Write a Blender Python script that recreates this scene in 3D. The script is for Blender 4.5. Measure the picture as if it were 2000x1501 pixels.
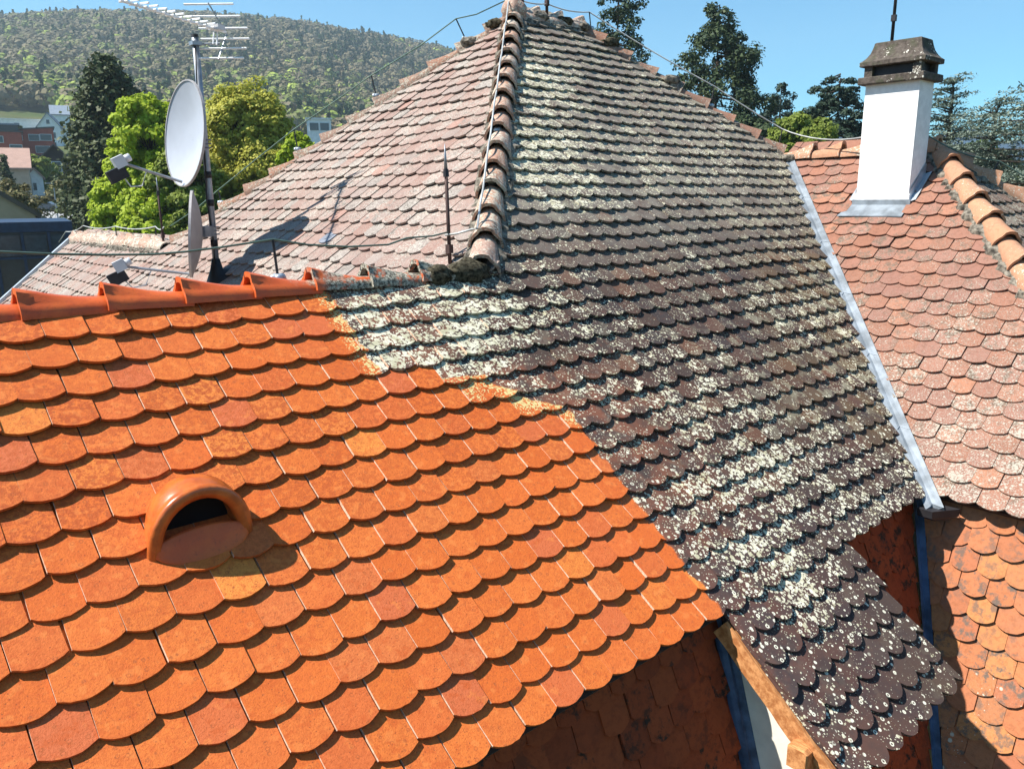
import bpy, bmesh, math, random
import numpy as np
from mathutils import Vector, Matrix, Quaternion

random.seed(7); rng = np.random.default_rng(11)
SC = bpy.context.scene
COL = SC.collection
for o in list(bpy.data.objects): bpy.data.objects.remove(o)

# ------------------------------------------------------------------ camera
YAW, PITCH, ROLL = 0.8472, 0.2303, 0.0100
FPX = 1550.0
CAM = Vector((-0.5718, -4.0747, 0.4751))
fw = Vector((math.cos(YAW)*math.cos(PITCH), math.sin(YAW)*math.cos(PITCH), -math.sin(PITCH)))
rt0 = Vector((math.sin(YAW), -math.cos(YAW), 0))
dn0 = fw.cross(rt0)
rt = rt0*math.cos(ROLL) + dn0*math.sin(ROLL)
dn = -rt0*math.sin(ROLL) + dn0*math.cos(ROLL)
cd = bpy.data.cameras.new('camera'); cam = bpy.data.objects.new('camera', cd); COL.objects.link(cam)
m = Matrix((rt, -dn, -fw)).transposed().to_4x4(); m.translation = CAM
cam.matrix_world = m
cd.sensor_width = 36; cd.lens = FPX/2000*36; cd.clip_start = 0.05; cd.clip_end = 30000
SC.camera = cam
SC.render.resolution_x = 1024; SC.render.resolution_y = 768
RIGHT = Vector((rt0.x, rt0.y, 0)); FWD = Vector((math.cos(YAW), math.sin(YAW), 0)); UP = Vector((0, 0, 1))

# ------------------------------------------------------------------ sky, sun, exposure
SUN = Vector((-0.66, 0.36, 1.0)).normalized()          # towards the sun
w = bpy.data.worlds.new('World'); SC.world = w; w.use_nodes = True
wn = w.node_tree; wn.nodes.clear()
sky = wn.nodes.new('ShaderNodeTexSky'); sky.sky_type = 'NISHITA'; sky.sun_disc = False
sky.sun_elevation = math.asin(SUN.z); sky.sun_rotation = math.atan2(SUN.x, SUN.y)
sky.air_density = 1.0; sky.dust_density = 0.0; sky.ozone_density = 3.0; sky.altitude = 250
bg = wn.nodes.new('ShaderNodeBackground'); bg.inputs[1].default_value = 0.060
wo = wn.nodes.new('ShaderNodeOutputWorld')
tint = wn.nodes.new('ShaderNodeMix'); tint.data_type = 'RGBA'; tint.blend_type = 'MULTIPLY'; tint.inputs[0].default_value = 1.0
tint.inputs[7].default_value = (0.62, 1.24, 1.40, 1); wn.links.new(sky.outputs[0], tint.inputs[6])
wn.links.new(tint.outputs[2], bg.inputs[0]); wn.links.new(bg.outputs[0], wo.inputs[0])
sl = bpy.data.lights.new('sun', 'SUN'); sl.energy = 5.0; sl.angle = math.radians(0.53); sl.color = (1.0, 0.95, 0.87)
so = bpy.data.objects.new('sun', sl); COL.objects.link(so)
so.rotation_euler = SUN.to_track_quat('Z', 'Y').to_euler(); so.location = (0, 0, 40)
vs = SC.view_settings; vs.view_transform = 'Standard'; vs.look = 'None'; vs.gamma = 1.0
vs.use_curve_mapping = False; vs.exposure = 1.05
SC.render.engine = 'CYCLES'

# ------------------------------------------------------------------ node helper
class G:
    def __init__(s, name):
        s.m = bpy.data.materials.new(name); s.m.use_nodes = True
        s.t = s.m.node_tree; s.t.nodes.clear()
        s.out = s.t.nodes.new('ShaderNodeOutputMaterial')
    def put(s, n, i, v):
        if v is None: return
        if isinstance(v, bpy.types.NodeSocket): s.t.links.new(v, n.inputs[i])
        else:
            d = n.inputs[i]
            if d.type == 'RGBA' and len(v) == 3: v = (*v, 1)
            d.default_value = v
    def M(s, op, a, b=None, c=None, clamp=False):
        n = s.t.nodes.new('ShaderNodeMath'); n.operation = op; n.use_clamp = clamp
        s.put(n, 0, a); s.put(n, 1, b); s.put(n, 2, c); return n.outputs[0]
    def mix(s, f, a, b, mode='MIX'):
        n = s.t.nodes.new('ShaderNodeMix'); n.data_type = 'RGBA'; n.blend_type = mode; n.clamp_factor = True
        s.put(n, 0, f); s.put(n, 6, a); s.put(n, 7, b); return n.outputs[2]
    def pos(s):
        return s.t.nodes.new('ShaderNodeNewGeometry').outputs[0]
    def objc(s):
        return s.t.nodes.new('ShaderNodeTexCoord').outputs[3]
    def sep(s, v):
        n = s.t.nodes.new('ShaderNodeSeparateXYZ'); s.put(n, 0, v); return n.outputs
    def comb(s, x, y, z):
        n = s.t.nodes.new('ShaderNodeCombineXYZ'); s.put(n, 0, x); s.put(n, 1, y); s.put(n, 2, z); return n.outputs[0]
    def vmul(s, v, k):
        n = s.t.nodes.new('ShaderNodeVectorMath'); n.operation = 'MULTIPLY'; s.put(n, 0, v); n.inputs[1].default_value = k; return n.outputs[0]
    def vdist(s, v, p):
        n = s.t.nodes.new('ShaderNodeVectorMath'); n.operation = 'DISTANCE'; s.put(n, 0, v); n.inputs[1].default_value = p; return n.outputs[1]
    def noise(s, v, sc, det=3, ro=.55):
        n = s.t.nodes.new('ShaderNodeTexNoise'); s.put(n, 'Vector', v); n.inputs['Scale'].default_value = sc
        n.inputs['Detail'].default_value = det; n.inputs['Roughness'].default_value = ro; return n.outputs[0]
    def voro(s, v, sc):
        n = s.t.nodes.new('ShaderNodeTexVoronoi'); s.put(n, 'Vector', v); n.inputs['Scale'].default_value = sc
        sp = s.sep(n.outputs['Color']); return n.outputs['Distance'], sp[0], sp[1]
    def mr(s, v, a, b, c=0., d=1., smooth=True):
        n = s.t.nodes.new('ShaderNodeMapRange'); n.interpolation_type = 'SMOOTHSTEP' if smooth else 'LINEAR'
        for i, x in enumerate((v, a, b, c, d)): s.put(n, i, x)
        return n.outputs[0]
    def ramp(s, f, stops, const=False):
        n = s.t.nodes.new('ShaderNodeValToRGB'); r = n.color_ramp
        if const: r.interpolation = 'CONSTANT'
        while len(r.elements) < len(stops): r.elements.new(0.5)
        for e, (p, c) in zip(r.elements, stops):
            e.position = p; e.color = (*c, 1) if hasattr(c, '__len__') else (c, c, c, 1)
        s.put(n, 0, f); return n.outputs[0]
    def rnd(s):
        a = s.t.nodes.new('ShaderNodeAttribute'); a.attribute_name = 'rnd'
        o = s.t.nodes.new('ShaderNodeObjectInfo')
        return s.M('FRACT', s.M('ADD', a.outputs['Fac'], o.outputs['Random']))
    def attr(s, nm):
        a = s.t.nodes.new('ShaderNodeAttribute'); a.attribute_name = nm; return a
    def bump(s, h, strength=.3, dist=.004):
        n = s.t.nodes.new('ShaderNodeBump'); n.inputs['Strength'].default_value = strength
        n.inputs['Distance'].default_value = dist; s.put(n, 'Height', h); return n.outputs[0]
    def done(s, col, rough=.8, metal=0., spec=.3, normal=None, trans=0.):
        p = s.t.nodes.new('ShaderNodeBsdfPrincipled')
        s.put(p, 'Base Color', col); s.put(p, 'Roughness', rough); s.put(p, 'Metallic', metal)
        s.put(p, 'Specular IOR Level', spec); s.put(p, 'Normal', normal)
        o = p.outputs[0]
        if trans:
            tr = s.t.nodes.new('ShaderNodeBsdfTranslucent'); s.put(tr, 0, col)
            mx = s.t.nodes.new('ShaderNodeMixShader'); mx.inputs[0].default_value = trans
            s.t.links.new(o, mx.inputs[1]); s.t.links.new(tr.outputs[0], mx.inputs[2]); o = mx.outputs[0]
        s.t.links.new(o, s.out.inputs[0]); return s.m

def plain(name, col, rough=.7, metal=0., spec=.3, var=.15, sc=8., bump=.0):
    g = G(name); p = g.pos(); n = g.noise(p, sc, 4)
    dark = tuple(c*(1-var*1.6) for c in col); lite = tuple(min(1, c*(1+var)) for c in col)
    c = g.mix(g.mr(n, .3, .7), dark, lite)
    return g.done(c, rough, metal, spec, g.bump(g.noise(p, sc*6, 4), bump, .004) if bump else None)

# ------------------------------------------------------------------ roof geometry constants
AL = 0.6956; CA, SA, T = math.cos(AL), math.sin(AL), math.tan(AL)
E_, W_ = 0.1596, 0.18
HX = 2.77                                             # foot of the near hip on the ridge

# ------------------------------------------------------------------ materials of the roof
def lichen_spots(g, p, dens, scales=(34, 72), rmax=.62):
    wv = g.t.nodes.new('ShaderNodeVectorMath'); wv.operation = 'ADD'; g.put(wv, 0, p); nz = g.t.nodes.new('ShaderNodeTexNoise'); g.put(nz, 'Vector', p); nz.inputs['Scale'].default_value = 45; nz.inputs['Detail'].default_value = 1
    vm_ = g.vmul(nz.outputs[1], (.012, .012, .012)); g.put(wv, 1, vm_); p0_, p = p, wv.outputs[0]
    acc = None
    for sc in scales:
        d, r1, r2 = g.voro(p, sc)
        rad = g.M('MULTIPLY', g.M('MULTIPLY', dens, rmax), g.mr(r1, .1, 1., .15, 1.15, False))
        m_ = g.mr(g.M('SUBTRACT', rad, d), -.03, .05)
        acc = m_ if acc is None else g.M('MAXIMUM', acc, m_)
    rough = g.noise(p, 160, 3, .7)
    return g.M('MULTIPLY', acc, g.mr(rough, .25, .5, .65, 1.))

BX = [(0, 1.63), (4.3, 1.65), (4.75, 1.71), (5.0, 2.27), (5.4, 2.31), (6.33, 2.49), (7.2, 2.70), (8, 2.69), (16, 2.745), (20, 2.745)]
def front_mat(mode):
    g = G('clay_front_slope_'+mode); p = g.pos(); x, y, z = g.sep(p); r = g.rnd()
    r2 = g.M('FRACT', g.M('MULTIPLY', r, 7.13)); r3 = g.M('FRACT', g.M('MULTIPLY', r, 23.7))
    s = g.M('MULTIPLY', y, -1/(CA*E_))
    bx = BX
    xb = g.M('MULTIPLY', g.ramp(g.M('DIVIDE', s, 20.), [(a/20, b/4) for a, b in bx]), 4.)
    n12 = g.noise(p, 14, 4)
    d = g.M('SUBTRACT', g.M('SUBTRACT', x, xb), g.mr(n12, .2, .8, -.03, .03, False))
    old = g.mr(d, -.008, .012)
    # cleaned and coated clay
    oc = g.ramp(r, [(0, (.56, .124, .023)), (.3, (.58, .140, .027)), (.6, (.61, .158, .032)), (.78, (.56, .130, .031)),
                    (.90, (.52, .128, .048)), (.96, (.62, .175, .034)), (1, (.66, .225, .045))])
    mot = g.noise(p, 42, 4, .7); upm = g.mr(s, 6., 12., 1., .35)
    mo = g.M('MULTIPLY', g.mr(mot, .42, .57), g.M('MULTIPLY', upm, g.mr(r2, 0., 1., .25, .95, False)))
    oc = g.mix(mo, oc, (.37, .075, .018))
    fn = g.noise(p, 120, 3, .65)
    oc = g.mix(g.M('MULTIPLY', g.mr(fn, .52, .68), .6), oc, (.34, .062, .016))
    oc = g.mix(g.M('MULTIPLY', g.mr(g.noise(p, 24, 3, .6), .5, .66), g.mr(r3, 0., 1., .2, .6, False)), oc, (.45, .085, .018))
    oc = g.mix(g.M('MULTIPLY', g.mr(g.noise(p, 19, 2, .5), .58, .70), .45), oc, (.66, .205, .050))
    dv, c1, c2 = g.voro(p, 62)
    dots = g.M('MULTIPLY', g.mr(dv, .2, .12), g.mr(g.M('ADD', c1, g.M('MULTIPLY', r3, .30)), .88, .95))
    oc = g.mix(g.M('MULTIPLY', dots, .75), oc, (.20, .05, .02))
    dv, c1, c2 = g.voro(p, 36)
    ring = g.M('MULTIPLY', g.M('MULTIPLY', g.mr(dv, .16, .22), g.mr(dv, .36, .27)), g.mr(c1, .70, .76))
    oc = g.mix(g.M('MULTIPLY', ring, g.mr(fn, .3, .6, .25, .8)), oc, (.33, .085, .025))
    # untreated, weathered clay
    dc = g.ramp(r, [(0, (.056, .039, .034)), (.25, (.078, .049, .040)), (.5, (.048, .037, .036)), (.72, (.092, .051, .039)),
                    (.88, (.055, .039, .033)), (1, (.125, .062, .040))])
    dc = g.mix(g.M('MULTIPLY', g.mr(g.noise(p, 26, 4, .7), .54, .72), .55), dc, (.15, .060, .036))
    near = g.mr(d, 0., 1.3, .85, 0.)
    dc = g.mix(g.M('MULTIPLY', near, g.mr(g.noise(p, 7, 3), .36, .62)), dc, (.19, .070, .040))
    brown = g.M('MULTIPLY', g.mr(g.M('SUBTRACT', x, y), 5.0, 7.2), g.mr(g.noise(p, 3.5, 3), .4, .7, 0., .75))
    dc = g.mix(brown, dc, (.135, .090, .045))
    pink = g.M('MULTIPLY', g.mr(s, -7., -15.), g.mr(g.noise(p, 4.5, 3), .4, .65, 0., .6))
    dc = g.mix(pink, dc, (.19, .125, .105))
    # lichen density
    big = g.noise(p, 1.1, 3, .5); mid = g.noise(p, 5.5, 3, .6)
    dens = g.M('ADD', g.mr(big, .3, .75, .08, .62), g.mr(mid, .3, .75, -.30, .34))
    dens = g.M('ADD', dens, g.mr(r2, 0., 1., -.17, .20, False))
    dens = g.M('ADD', dens, g.mr(s, -1., -7., 0., .16))
    def blob(c, a, b, v): return g.mr(g.vdist(p, c), a, b, v, 0.)
    for c, a, b, v in [((2.15, -.22, -.2), .25, .85, .75), ((1.75, -.5, -.4), .1, .45, .5), ((4.2, 1.05, .9), .3, 1.1, .75), ((5.0, 1.9, 1.6), .3, .9, .5), ((3.3, -1.2, -1.0), .2, .8, .12),
                       ((3.4, -2.15, -1.8), .1, .4, .35), ((4.6, -.5, -.4), .3, 1.0, -.12), ((3.0, -.6, -.5), .3, 1.0, .22), ((3.7, -1.6, -1.3), .15, .6, .22)]:
        dens = g.M('ADD', dens, blob(c, a, b, v))
    dens = g.M('ADD', dens, g.mr(s, 2., 9., 0., .12))
    dens = g.M('MINIMUM', g.M('MAXIMUM', dens, g.mr(r3, 0., 1., .20, .56, False)), 1.25)
    dens = g.M('MULTIPLY', dens, g.mr(s, 15.5, 18., 1., .85))
    sp = lichen_spots(g, p, dens)
    lc = g.mix(g.mr(g.noise(p, 16, 3), .35, .65), (.47, .44, .29), (.70, .67, .52))
    dv, c1, c2 = g.voro(p, 27)
    ring = g.M('MULTIPLY', g.M('MULTIPLY', g.mr(dv, .12, .2), g.mr(dv, .37, .30)), g.mr(g.M('ADD', c1, g.M('MULTIPLY', dens, .45)), .84, .90))
    ring = g.M('MULTIPLY', ring, g.mr(s, 8., 13., .1, 1.))
    crust = g.M('MULTIPLY', g.mr(g.noise(p, 8.5, 4, .68), .50, .58), g.mr(r3, .15, .6))
    crust = g.M('MULTIPLY', crust, g.mr(s, 9., 14., 1., .15))
    dc = g.mix(g.mr(s, 10., 16., 0., .6), dc, (.052, .035, .036))
    dc = g.mix(g.M('MULTIPLY', g.mr(s, 3., -6., 0., .72), g.mr(g.noise(p, 6, 3), .3, .6, .4, 1.)), dc, (.215, .195, .165))
    crust = g.M('MULTIPLY', crust, g.M('MAXIMUM', g.mr(g.M('SUBTRACT', x, y), 4.2, 6.6, .25, 1.), g.mr(s, -1., -6., 0., 1.)))
    dc = g.mix(g.M('MULTIPLY', crust, .62), dc, g.mix(g.noise(p, 90, 2), (.20, .185, .12), (.36, .34, .25)))
    dc = g.mix(g.M('MULTIPLY', sp, .93), dc, lc)
    dc = g.mix(g.M('MULTIPLY', ring, .9), dc, (.72, .70, .56))
    # yellow-green lichen that survives on the coated tiles at the border
    bz = g.M('MULTIPLY', g.M('MULTIPLY', g.mr(d, -.16, -.02), g.mr(d, .06, .0)), g.mr(s, 8.6, 7.6))
    b2 = g.M('MULTIPLY', g.mr(g.vdist(p, (2.48, -.72, -.6)), .12, .30, 1., 0.), 1.)
    b3 = g.mr(g.vdist(p, (2.05, -.62, -.52)), .12, .34, .7, 0.)
    ydens = g.M('MAXIMUM', g.M('MAXIMUM', g.M('MULTIPLY', bz, .85), b2), b3)
    ys = lichen_spots(g, p, g.M('MULTIPLY', ydens, 1.15), (55, 95))
    if mode != 'coated': oc = g.mix(g.M('MULTIPLY', ys, .8), oc, (.60, .58, .26))
    if mode == 'coated':
        return g.done(oc, .72, 0, .2, g.bump(g.noise(p, 110, 4, .75), .55, .005))
    if mode == 'weathered':
        return g.done(dc, .88, 0, .2, g.bump(g.M('ADD', g.noise(p, 90, 3, .7), g.M('MULTIPLY', sp, 1.4)), .35, .004))
    col = g.mix(old, oc, dc)
    h = g.M('ADD', g.noise(p, 90, 3, .7), g.M('MULTIPLY', g.M('MULTIPLY', sp, old), 1.4))
    rough = g.mr(old, 0., 1., .50, .88, False)
    return g.done(col, rough, 0, .28, g.bump(h, .35, .004))

def old_mat(name, stops, lichen, dbase, dgain, region=None, sc=(40, 80), grey=(.30, .27, .24), gmax=.7, lc2=None, crusty=.5):
    g = G(name); p = g.pos(); r = g.rnd(); r2 = g.M('FRACT', g.M('MULTIPLY', r, 7.13)); x, y, z = g.sep(p)
    c = g.ramp(r, stops)
    c = g.mix(g.M('MULTIPLY', g.mr(g.noise(p, 30, 4, .7), .45, .68), .45), c, tuple(k*.55 for k in stops[0][1]))
    c = g.mix(g.M('MULTIPLY', g.mr(g.noise(p, 13, 4, .72), .48, .62), g.mr(r2, .1, .9, .1, gmax)), c, grey)
    dens = g.M('ADD', g.mr(g.noise(p, 2.2, 3), .3, .75, dbase, dbase+dgain), g.mr(r2, 0., 1., -.2, .22, False))
    if region: dens = g.M('ADD', dens, region(g, p, x, y, z))
    dens = g.M('MINIMUM', g.M('MAXIMUM', dens, 0.), 1.2)
    sp = lichen_spots(g, p, dens, sc)
    sp = g.M('MAXIMUM', sp, g.M('MULTIPLY', g.mr(g.noise(p, 100, 4, .75), .5, .6), g.M('MULTIPLY', dens, crusty)))
    c = g.mix(g.M('MULTIPLY', sp, .9), c, g.mix(g.noise(p, 25, 2), lichen, lc2 or lichen))
    h = g.M('ADD', g.noise(p, 90, 4, .7), g.M('MULTIPLY', sp, 1.2))
    return g.done(c, .88, 0, .22, g.bump(h, .4, .005))

MFO, MFX, MFD = front_mat('coated'), front_mat('border'), front_mat('weathered')
def front_pick(u, d):
    xb_ = float(np.interp(d/E_, [a for a, b in BX], [b for a, b in BX]))
    return MFO if u < xb_-.34 else (MFD if u > xb_+.30 else MFX)
ML = old_mat('clay_left_slope', [(0, (.24, .155, .13)), (.3, (.29, .195, .165)), (.6, (.26, .155, .125)), (.8, (.25, .22, .20)), (1, (.33, .185, .145))],
             (.37, .335, .285), .40, .55, sc=(60, 110), grey=(.14, .12, .105), gmax=1., lc2=(.42, .385, .335), crusty=.9)
MR = old_mat('clay_right_slope', [(0, (.25, .115, .075)), (.3, (.29, .135, .090)), (.6, (.24, .12, .090)), (.85, (.28, .14, .102)), (1, (.34, .155, .092))],
             (.34, .31, .25), .0, .35, lambda g, p, x, y, z: g.M('ADD', g.mr(g.M('SUBTRACT', g.M('MULTIPLY', z, -1.), g.M('MULTIPLY', y, .5)), -.2, 2.6, -.12, .62, False), g.mr(x, 8.0, 7.6, .10, 0.)),
             sc=(45, 85), grey=(.13, .09, .065), gmax=1., lc2=(.43, .395, .33), crusty=.95)
MD = old_mat('clay_hip_end', [(0, (.10, .065, .05)), (.5, (.14, .08, .06)), (1, (.17, .10, .075))], (.36, .33, .26), .55, .3, grey=(.14, .13, .10), crusty=.6)
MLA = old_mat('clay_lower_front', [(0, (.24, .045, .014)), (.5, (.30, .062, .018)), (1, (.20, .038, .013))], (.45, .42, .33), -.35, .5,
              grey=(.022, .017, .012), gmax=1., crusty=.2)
MLC = old_mat('clay_lower_right', [(0, (.42, .15, .065)), (.35, (.45, .17, .08)), (.6, (.38, .135, .07)), (.8, (.50, .21, .08)), (1, (.36, .14, .075))], (.55, .52, .42), -.28, .45,
              lambda g, p, x, y, z: g.mr(z, -1.9, -2.6, -.35, .12), sc=(14, 40), grey=(.14, .105, .085), gmax=1., crusty=.3)
MHIP = old_mat('clay_hip_tile', [(0, (.34, .20, .15)), (.5, (.38, .24, .19)), (1, (.42, .21, .13))], (.44, .40, .32), .62, .5, sc=(22, 50), grey=(.09, .078, .065), gmax=1., lc2=(.54, .50, .41), crusty=.95)
MHIP2 = old_mat('clay_hip_brown', [(0, (.21, .125, .095)), (.5, (.25, .14, .10)), (1, (.29, .135, .085))], (.34, .31, .25), .4, .5, sc=(30, 60), grey=(.09, .075, .06), gmax=1., crusty=.9)
MRID2 = old_mat('clay_ridge_right', [(0, (.42, .215, .125)), (.5, (.40, .21, .13)), (1, (.45, .235, .135))], (.46, .42, .34), .2, .4, sc=(30, 60), grey=(.28, .17, .11), gmax=.6, crusty=.3)

def ridge_new():
    g = G('clay_ridge_new'); p = g.pos(); x, y, z = g.sep(p)
    c = g.mix(g.mr(g.noise(p, 9, 4), .35, .68), (.58, .115, .024), (.50, .085, .02))
    c = g.mix(g.M('MULTIPLY', g.mr(g.noise(p, 60, 4, .7), .54, .68), .5), c, (.28, .05, .02))
    # the mossy weathered stretch beyond the cleaned tiles
    l = g.mr(g.M('ADD', x, g.mr(g.noise(p, 6, 4), .2, .8, -.22, .22, False)), 1.50, 1.66)
    l = g.M('MULTIPLY', l, g.mr(g.noise(p, 11, 4, .7), .36, .50))
    lc = g.mix(g.mr(g.noise(p, 55, 4, .8), .4, .62), (.055, .05, .038), (.46, .43, .34))
    c = g.mix(l, c, lc)
    return g.done(c, g.mr(l, 0., 1., .42, .9, False), 0, .4, g.bump(g.noise(p, 50, 4, .7), .3, .005))
MRID = ridge_new()
def edge_glint_mat():
    g = G('clay_edge_glint'); p = g.pos()
    return g.done(g.mix(g.mr(g.noise(p, 90, 3), .35, .65), (.58, .33, .21), (.70, .50, .38)), .8, 0, .3)
MEDGE_GLINT = edge_glint_mat()  # pale fired clay, with the sun glint on tile sides painted in
MDECK = plain('roof_boarding', (.06, .035, .025), .9)
MMORT = plain('old_mortar_moss', (.17, .15, .12), .95, var=.5, sc=25, bump=.8)
MZINC = plain('zinc_sheet', (.48, .53, .58), .42, .55, .5, .12, 5)
MZINCP = plain('pale_zinc_sheet', (.21, .24, .27), .6, .2, .3, .22, 7, .25)
MLEAD = plain('dark_lead_sheet', (.07, .12, .22), .5, .35, .4, .3, 9)
MWHITE = plain('white_render', (.80, .79, .78), .85, 0, .2, .05, 14, .2)
MCREAM = plain('cream_render', (.74, .70, .60), .88, 0, .2, .05, 10, .2)
MDARKM = plain('dark_painted_steel', (.035, .032, .035), .5, .3)
def wood():
    g = G('weathered_wood'); p = g.pos(); q = g.vmul(p, (60, 7, 7))
    c = g.mix(g.mr(g.noise(q, 3, 4, .7), .35, .65), (.34, .125, .04), (.60, .28, .11))
    return g.done(c, .75, 0, .25, g.bump(g.noise(q, 3, 4, .7), .5, .006))
MWOOD = wood()
MBLKW = plain('dark_window_front', (.03, .022, .018), .3, 0, .5)
def concrete():
    g = G('cap_concrete'); p = g.pos(); x, y, z = g.sep(p)
    c = g.mix(g.mr(g.noise(p, 22, 4, .7), .3, .7), (.055, .045, .038), (.13, .108, .092))
    c = g.mix(g.M('MULTIPLY', g.mr(g.noise(p, 9, 4), .5, .62), .6), c, (.07, .075, .045))
    sp = lichen_spots(g, p, g.mr(g.noise(p, 6, 3), .45, .7, 0., .75), (30, 60))
    c = g.mix(sp, c, (.55, .53, .46))
    return g.done(c, .95, 0, .15, g.bump(g.noise(p, 70, 5, .75), .8, .008))
MCONC = concrete()

# ------------------------------------------------------------------ object helpers
def tag(o, label=None, cat=None, group=None, kind=None):
    for k, v in (('label', label), ('category', cat), ('group', group), ('kind', kind)):
        if v: o[k] = v
    return o
def empty(name, loc=(0, 0, 0), rz=0., **kw):
    o = bpy.data.objects.new(name, None); COL.objects.link(o); o.location = loc; o.rotation_euler.z = rz; o.empty_display_size = .2
    return tag(o, **kw)
def mobj(name, v, f, mat, parent=None, smooth=False, world=True, mats=None, midx=None):
    me = bpy.data.meshes.new(name); me.from_pydata([tuple(a) for a in v], [], f)
    if mat: me.materials.append(mat)
    if mats:
        for x in mats: me.materials.append(x)
    if midx is not None: me.polygons.foreach_set('material_index', midx)
    if smooth: me.polygons.foreach_set('use_smooth', [True]*len(me.polygons))
    o = bpy.data.objects.new(name, me); COL.objects.link(o)
    if parent: par(o, parent, world)
    return o
def wmat(o):
    m_ = Matrix.LocRotScale(o.location, o.rotation_euler, o.scale) if o.type == 'EMPTY' else o.matrix_basis
    return (wmat(o.parent) @ o.matrix_parent_inverse @ m_) if o.parent else m_.copy()
def par(o, p, world=True):
    o.parent = p
    if world: o.matrix_parent_inverse = wmat(p).inverted()
    return o
class MB:
    """collects boxes, tubes and lofts into one mesh"""
    def __init__(s): s.v = []; s.f = []
    def add(s, v, f):
        b = len(s.v); s.v += [tuple(a) for a in v]; s.f += [tuple(i+b for i in q) for q in f]; return s
    def box(s, c, d, M_=None):
        x, y, z = [k/2 for k in d]
        v = [Vector((i*x, j*y, k*z)) for i in (-1, 1) for j in (-1, 1) for k in (-1, 1)]
        if M_ is not None: v = [M_ @ a for a in v]
        v = [a+Vector(c) for a in v]
        return s.add(v, [(0, 1, 3, 2), (4, 6, 7, 5), (0, 4, 5, 1), (2, 3, 7, 6), (0, 2, 6, 4), (1, 5, 7, 3)])
    def bb(s, a, b):
        return s.box([(p+q)/2 for p, q in zip(a, b)], [abs(q-p) for p, q in zip(a, b)])
    def tube(s, pts, r, n=8, r1=None):
        pts = [Vector(p) for p in pts]; rings = []; L = len(pts)
        for k, p in enumerate(pts):
            t = (pts[min(k+1, L-1)]-pts[max(k-1, 0)]).normalized()
            a = t.cross(Vector((.31, .17, .93)) if abs(t.z) < .9 else Vector((1, 0, 0))).normalized(); b = t.cross(a)
            rr = r if r1 is None else r+(r1-r)*k/max(1, L-1)
            rings.append([p+(a*math.cos(2*math.pi*i/n)+b*math.sin(2*math.pi*i/n))*rr for i in range(n)])
        v = [q for rg in rings for q in rg]; f = []
        for k in range(L-1):
            for i in range(n):
                j = (i+1) % n; f.append((k*n+i, k*n+j, (k+1)*n+j, (k+1)*n+i))
        f.append(tuple(range(n))[::-1]); f.append(tuple((L-1)*n+i for i in range(n)))
        return s.add(v, f)
    def loft(s, rings, close=True, caps=True):
        n = len(rings[0]); v = [q for rg in rings for q in rg]; f = []
        for k in range(len(rings)-1):
            for i in range(n if close else n-1):
                j = (i+1) % n; f.append((k*n+i, k*n+j, (k+1)*n+j, (k+1)*n+i))
        if caps and close: f.append(tuple(range(n))[::-1]); f.append(tuple((len(rings)-1)*n+i for i in range(n)))
        return s.add(v, f)
    def obj(s, name, mat, parent=None, smooth=False, world=True):
        return mobj(name, s.v, s.f, mat, parent, smooth, world)
def sag(a, b, n=8, k=.05):
    a, b = Vector(a), Vector(b)
    return [a.lerp(b, t/n)-Vector((0, 0, 4*k*(t/n)*(1-t/n))) for t in range(n+1)]
def pxy(P):
    q = Vector(P)-CAM; d = q.dot(fw)
    return (1000+FPX*q.dot(rt)/d, 750.5+FPX*q.dot(dn)/d, d) if d > .1 else (1e6, 1e6, d)
def sight(px, py, r):
    d = fw+rt*((px-1000)/FPX)+dn*((py-750.5)/FPX); h = math.hypot(d.x, d.y); return CAM+d*(r/h)

# ------------------------------------------------------------------ terrain
KN = [(0, -9.5), (30, -9.2), (60, -6.0), (110, -1.4), (160, 2.0), (230, 12.0), (330, 21.0), (450, 45.0)]
SKYL = [(-900, 150), (-500, 95), (-200, 62), (0, 52), (100, 39), (200, 31), (300, 28), (450, 31), (600, 46), (700, 62), (800, 79), (870, 95), (1000, 135), (1150, 190), (1400, 330), (1600, 372), (3000, 380)]
def interp(x, tab): return float(np.interp(x, [a for a, b in tab], [b for a, b in tab]))
def az_px(dx, dy):
    a = dx*RIGHT.x+dy*RIGHT.y; b = dx*FWD.x+dy*FWD.y
    return 1000+1590*a/b if b > 1e-3 else (1e4 if a > 0 else -1e4)
def ground(x, y):
    dx, dy = x-CAM.x, y-CAM.y; r = math.hypot(dx, dy); q = max(-3000, min(4000, az_px(dx, dy)))
    left = float(np.interp(q, [600, 1150], [1, 0]))
    near = interp(r, KN)*left+(-9.5+.004*min(r, 800))*(1-left)
    if r > 450:
        top = max(4., (sight(q, interp(q, SKYL), 1000.).z-8) if -900 < q < 2600 else 60.)
        t = min(1, (r-450)/550); t2 = t*t*(3-2*t)*.35+t*.65
        base = 45*left+(-6)*(1-left)
        near = base+(top-base)*t2 if r <= 1000 else top*max(.0, 1-(r-1000)/1200)
    return near+.9*math.sin(x*.021+1.3)*math.cos(y*.017)*min(1, r/90)
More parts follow.
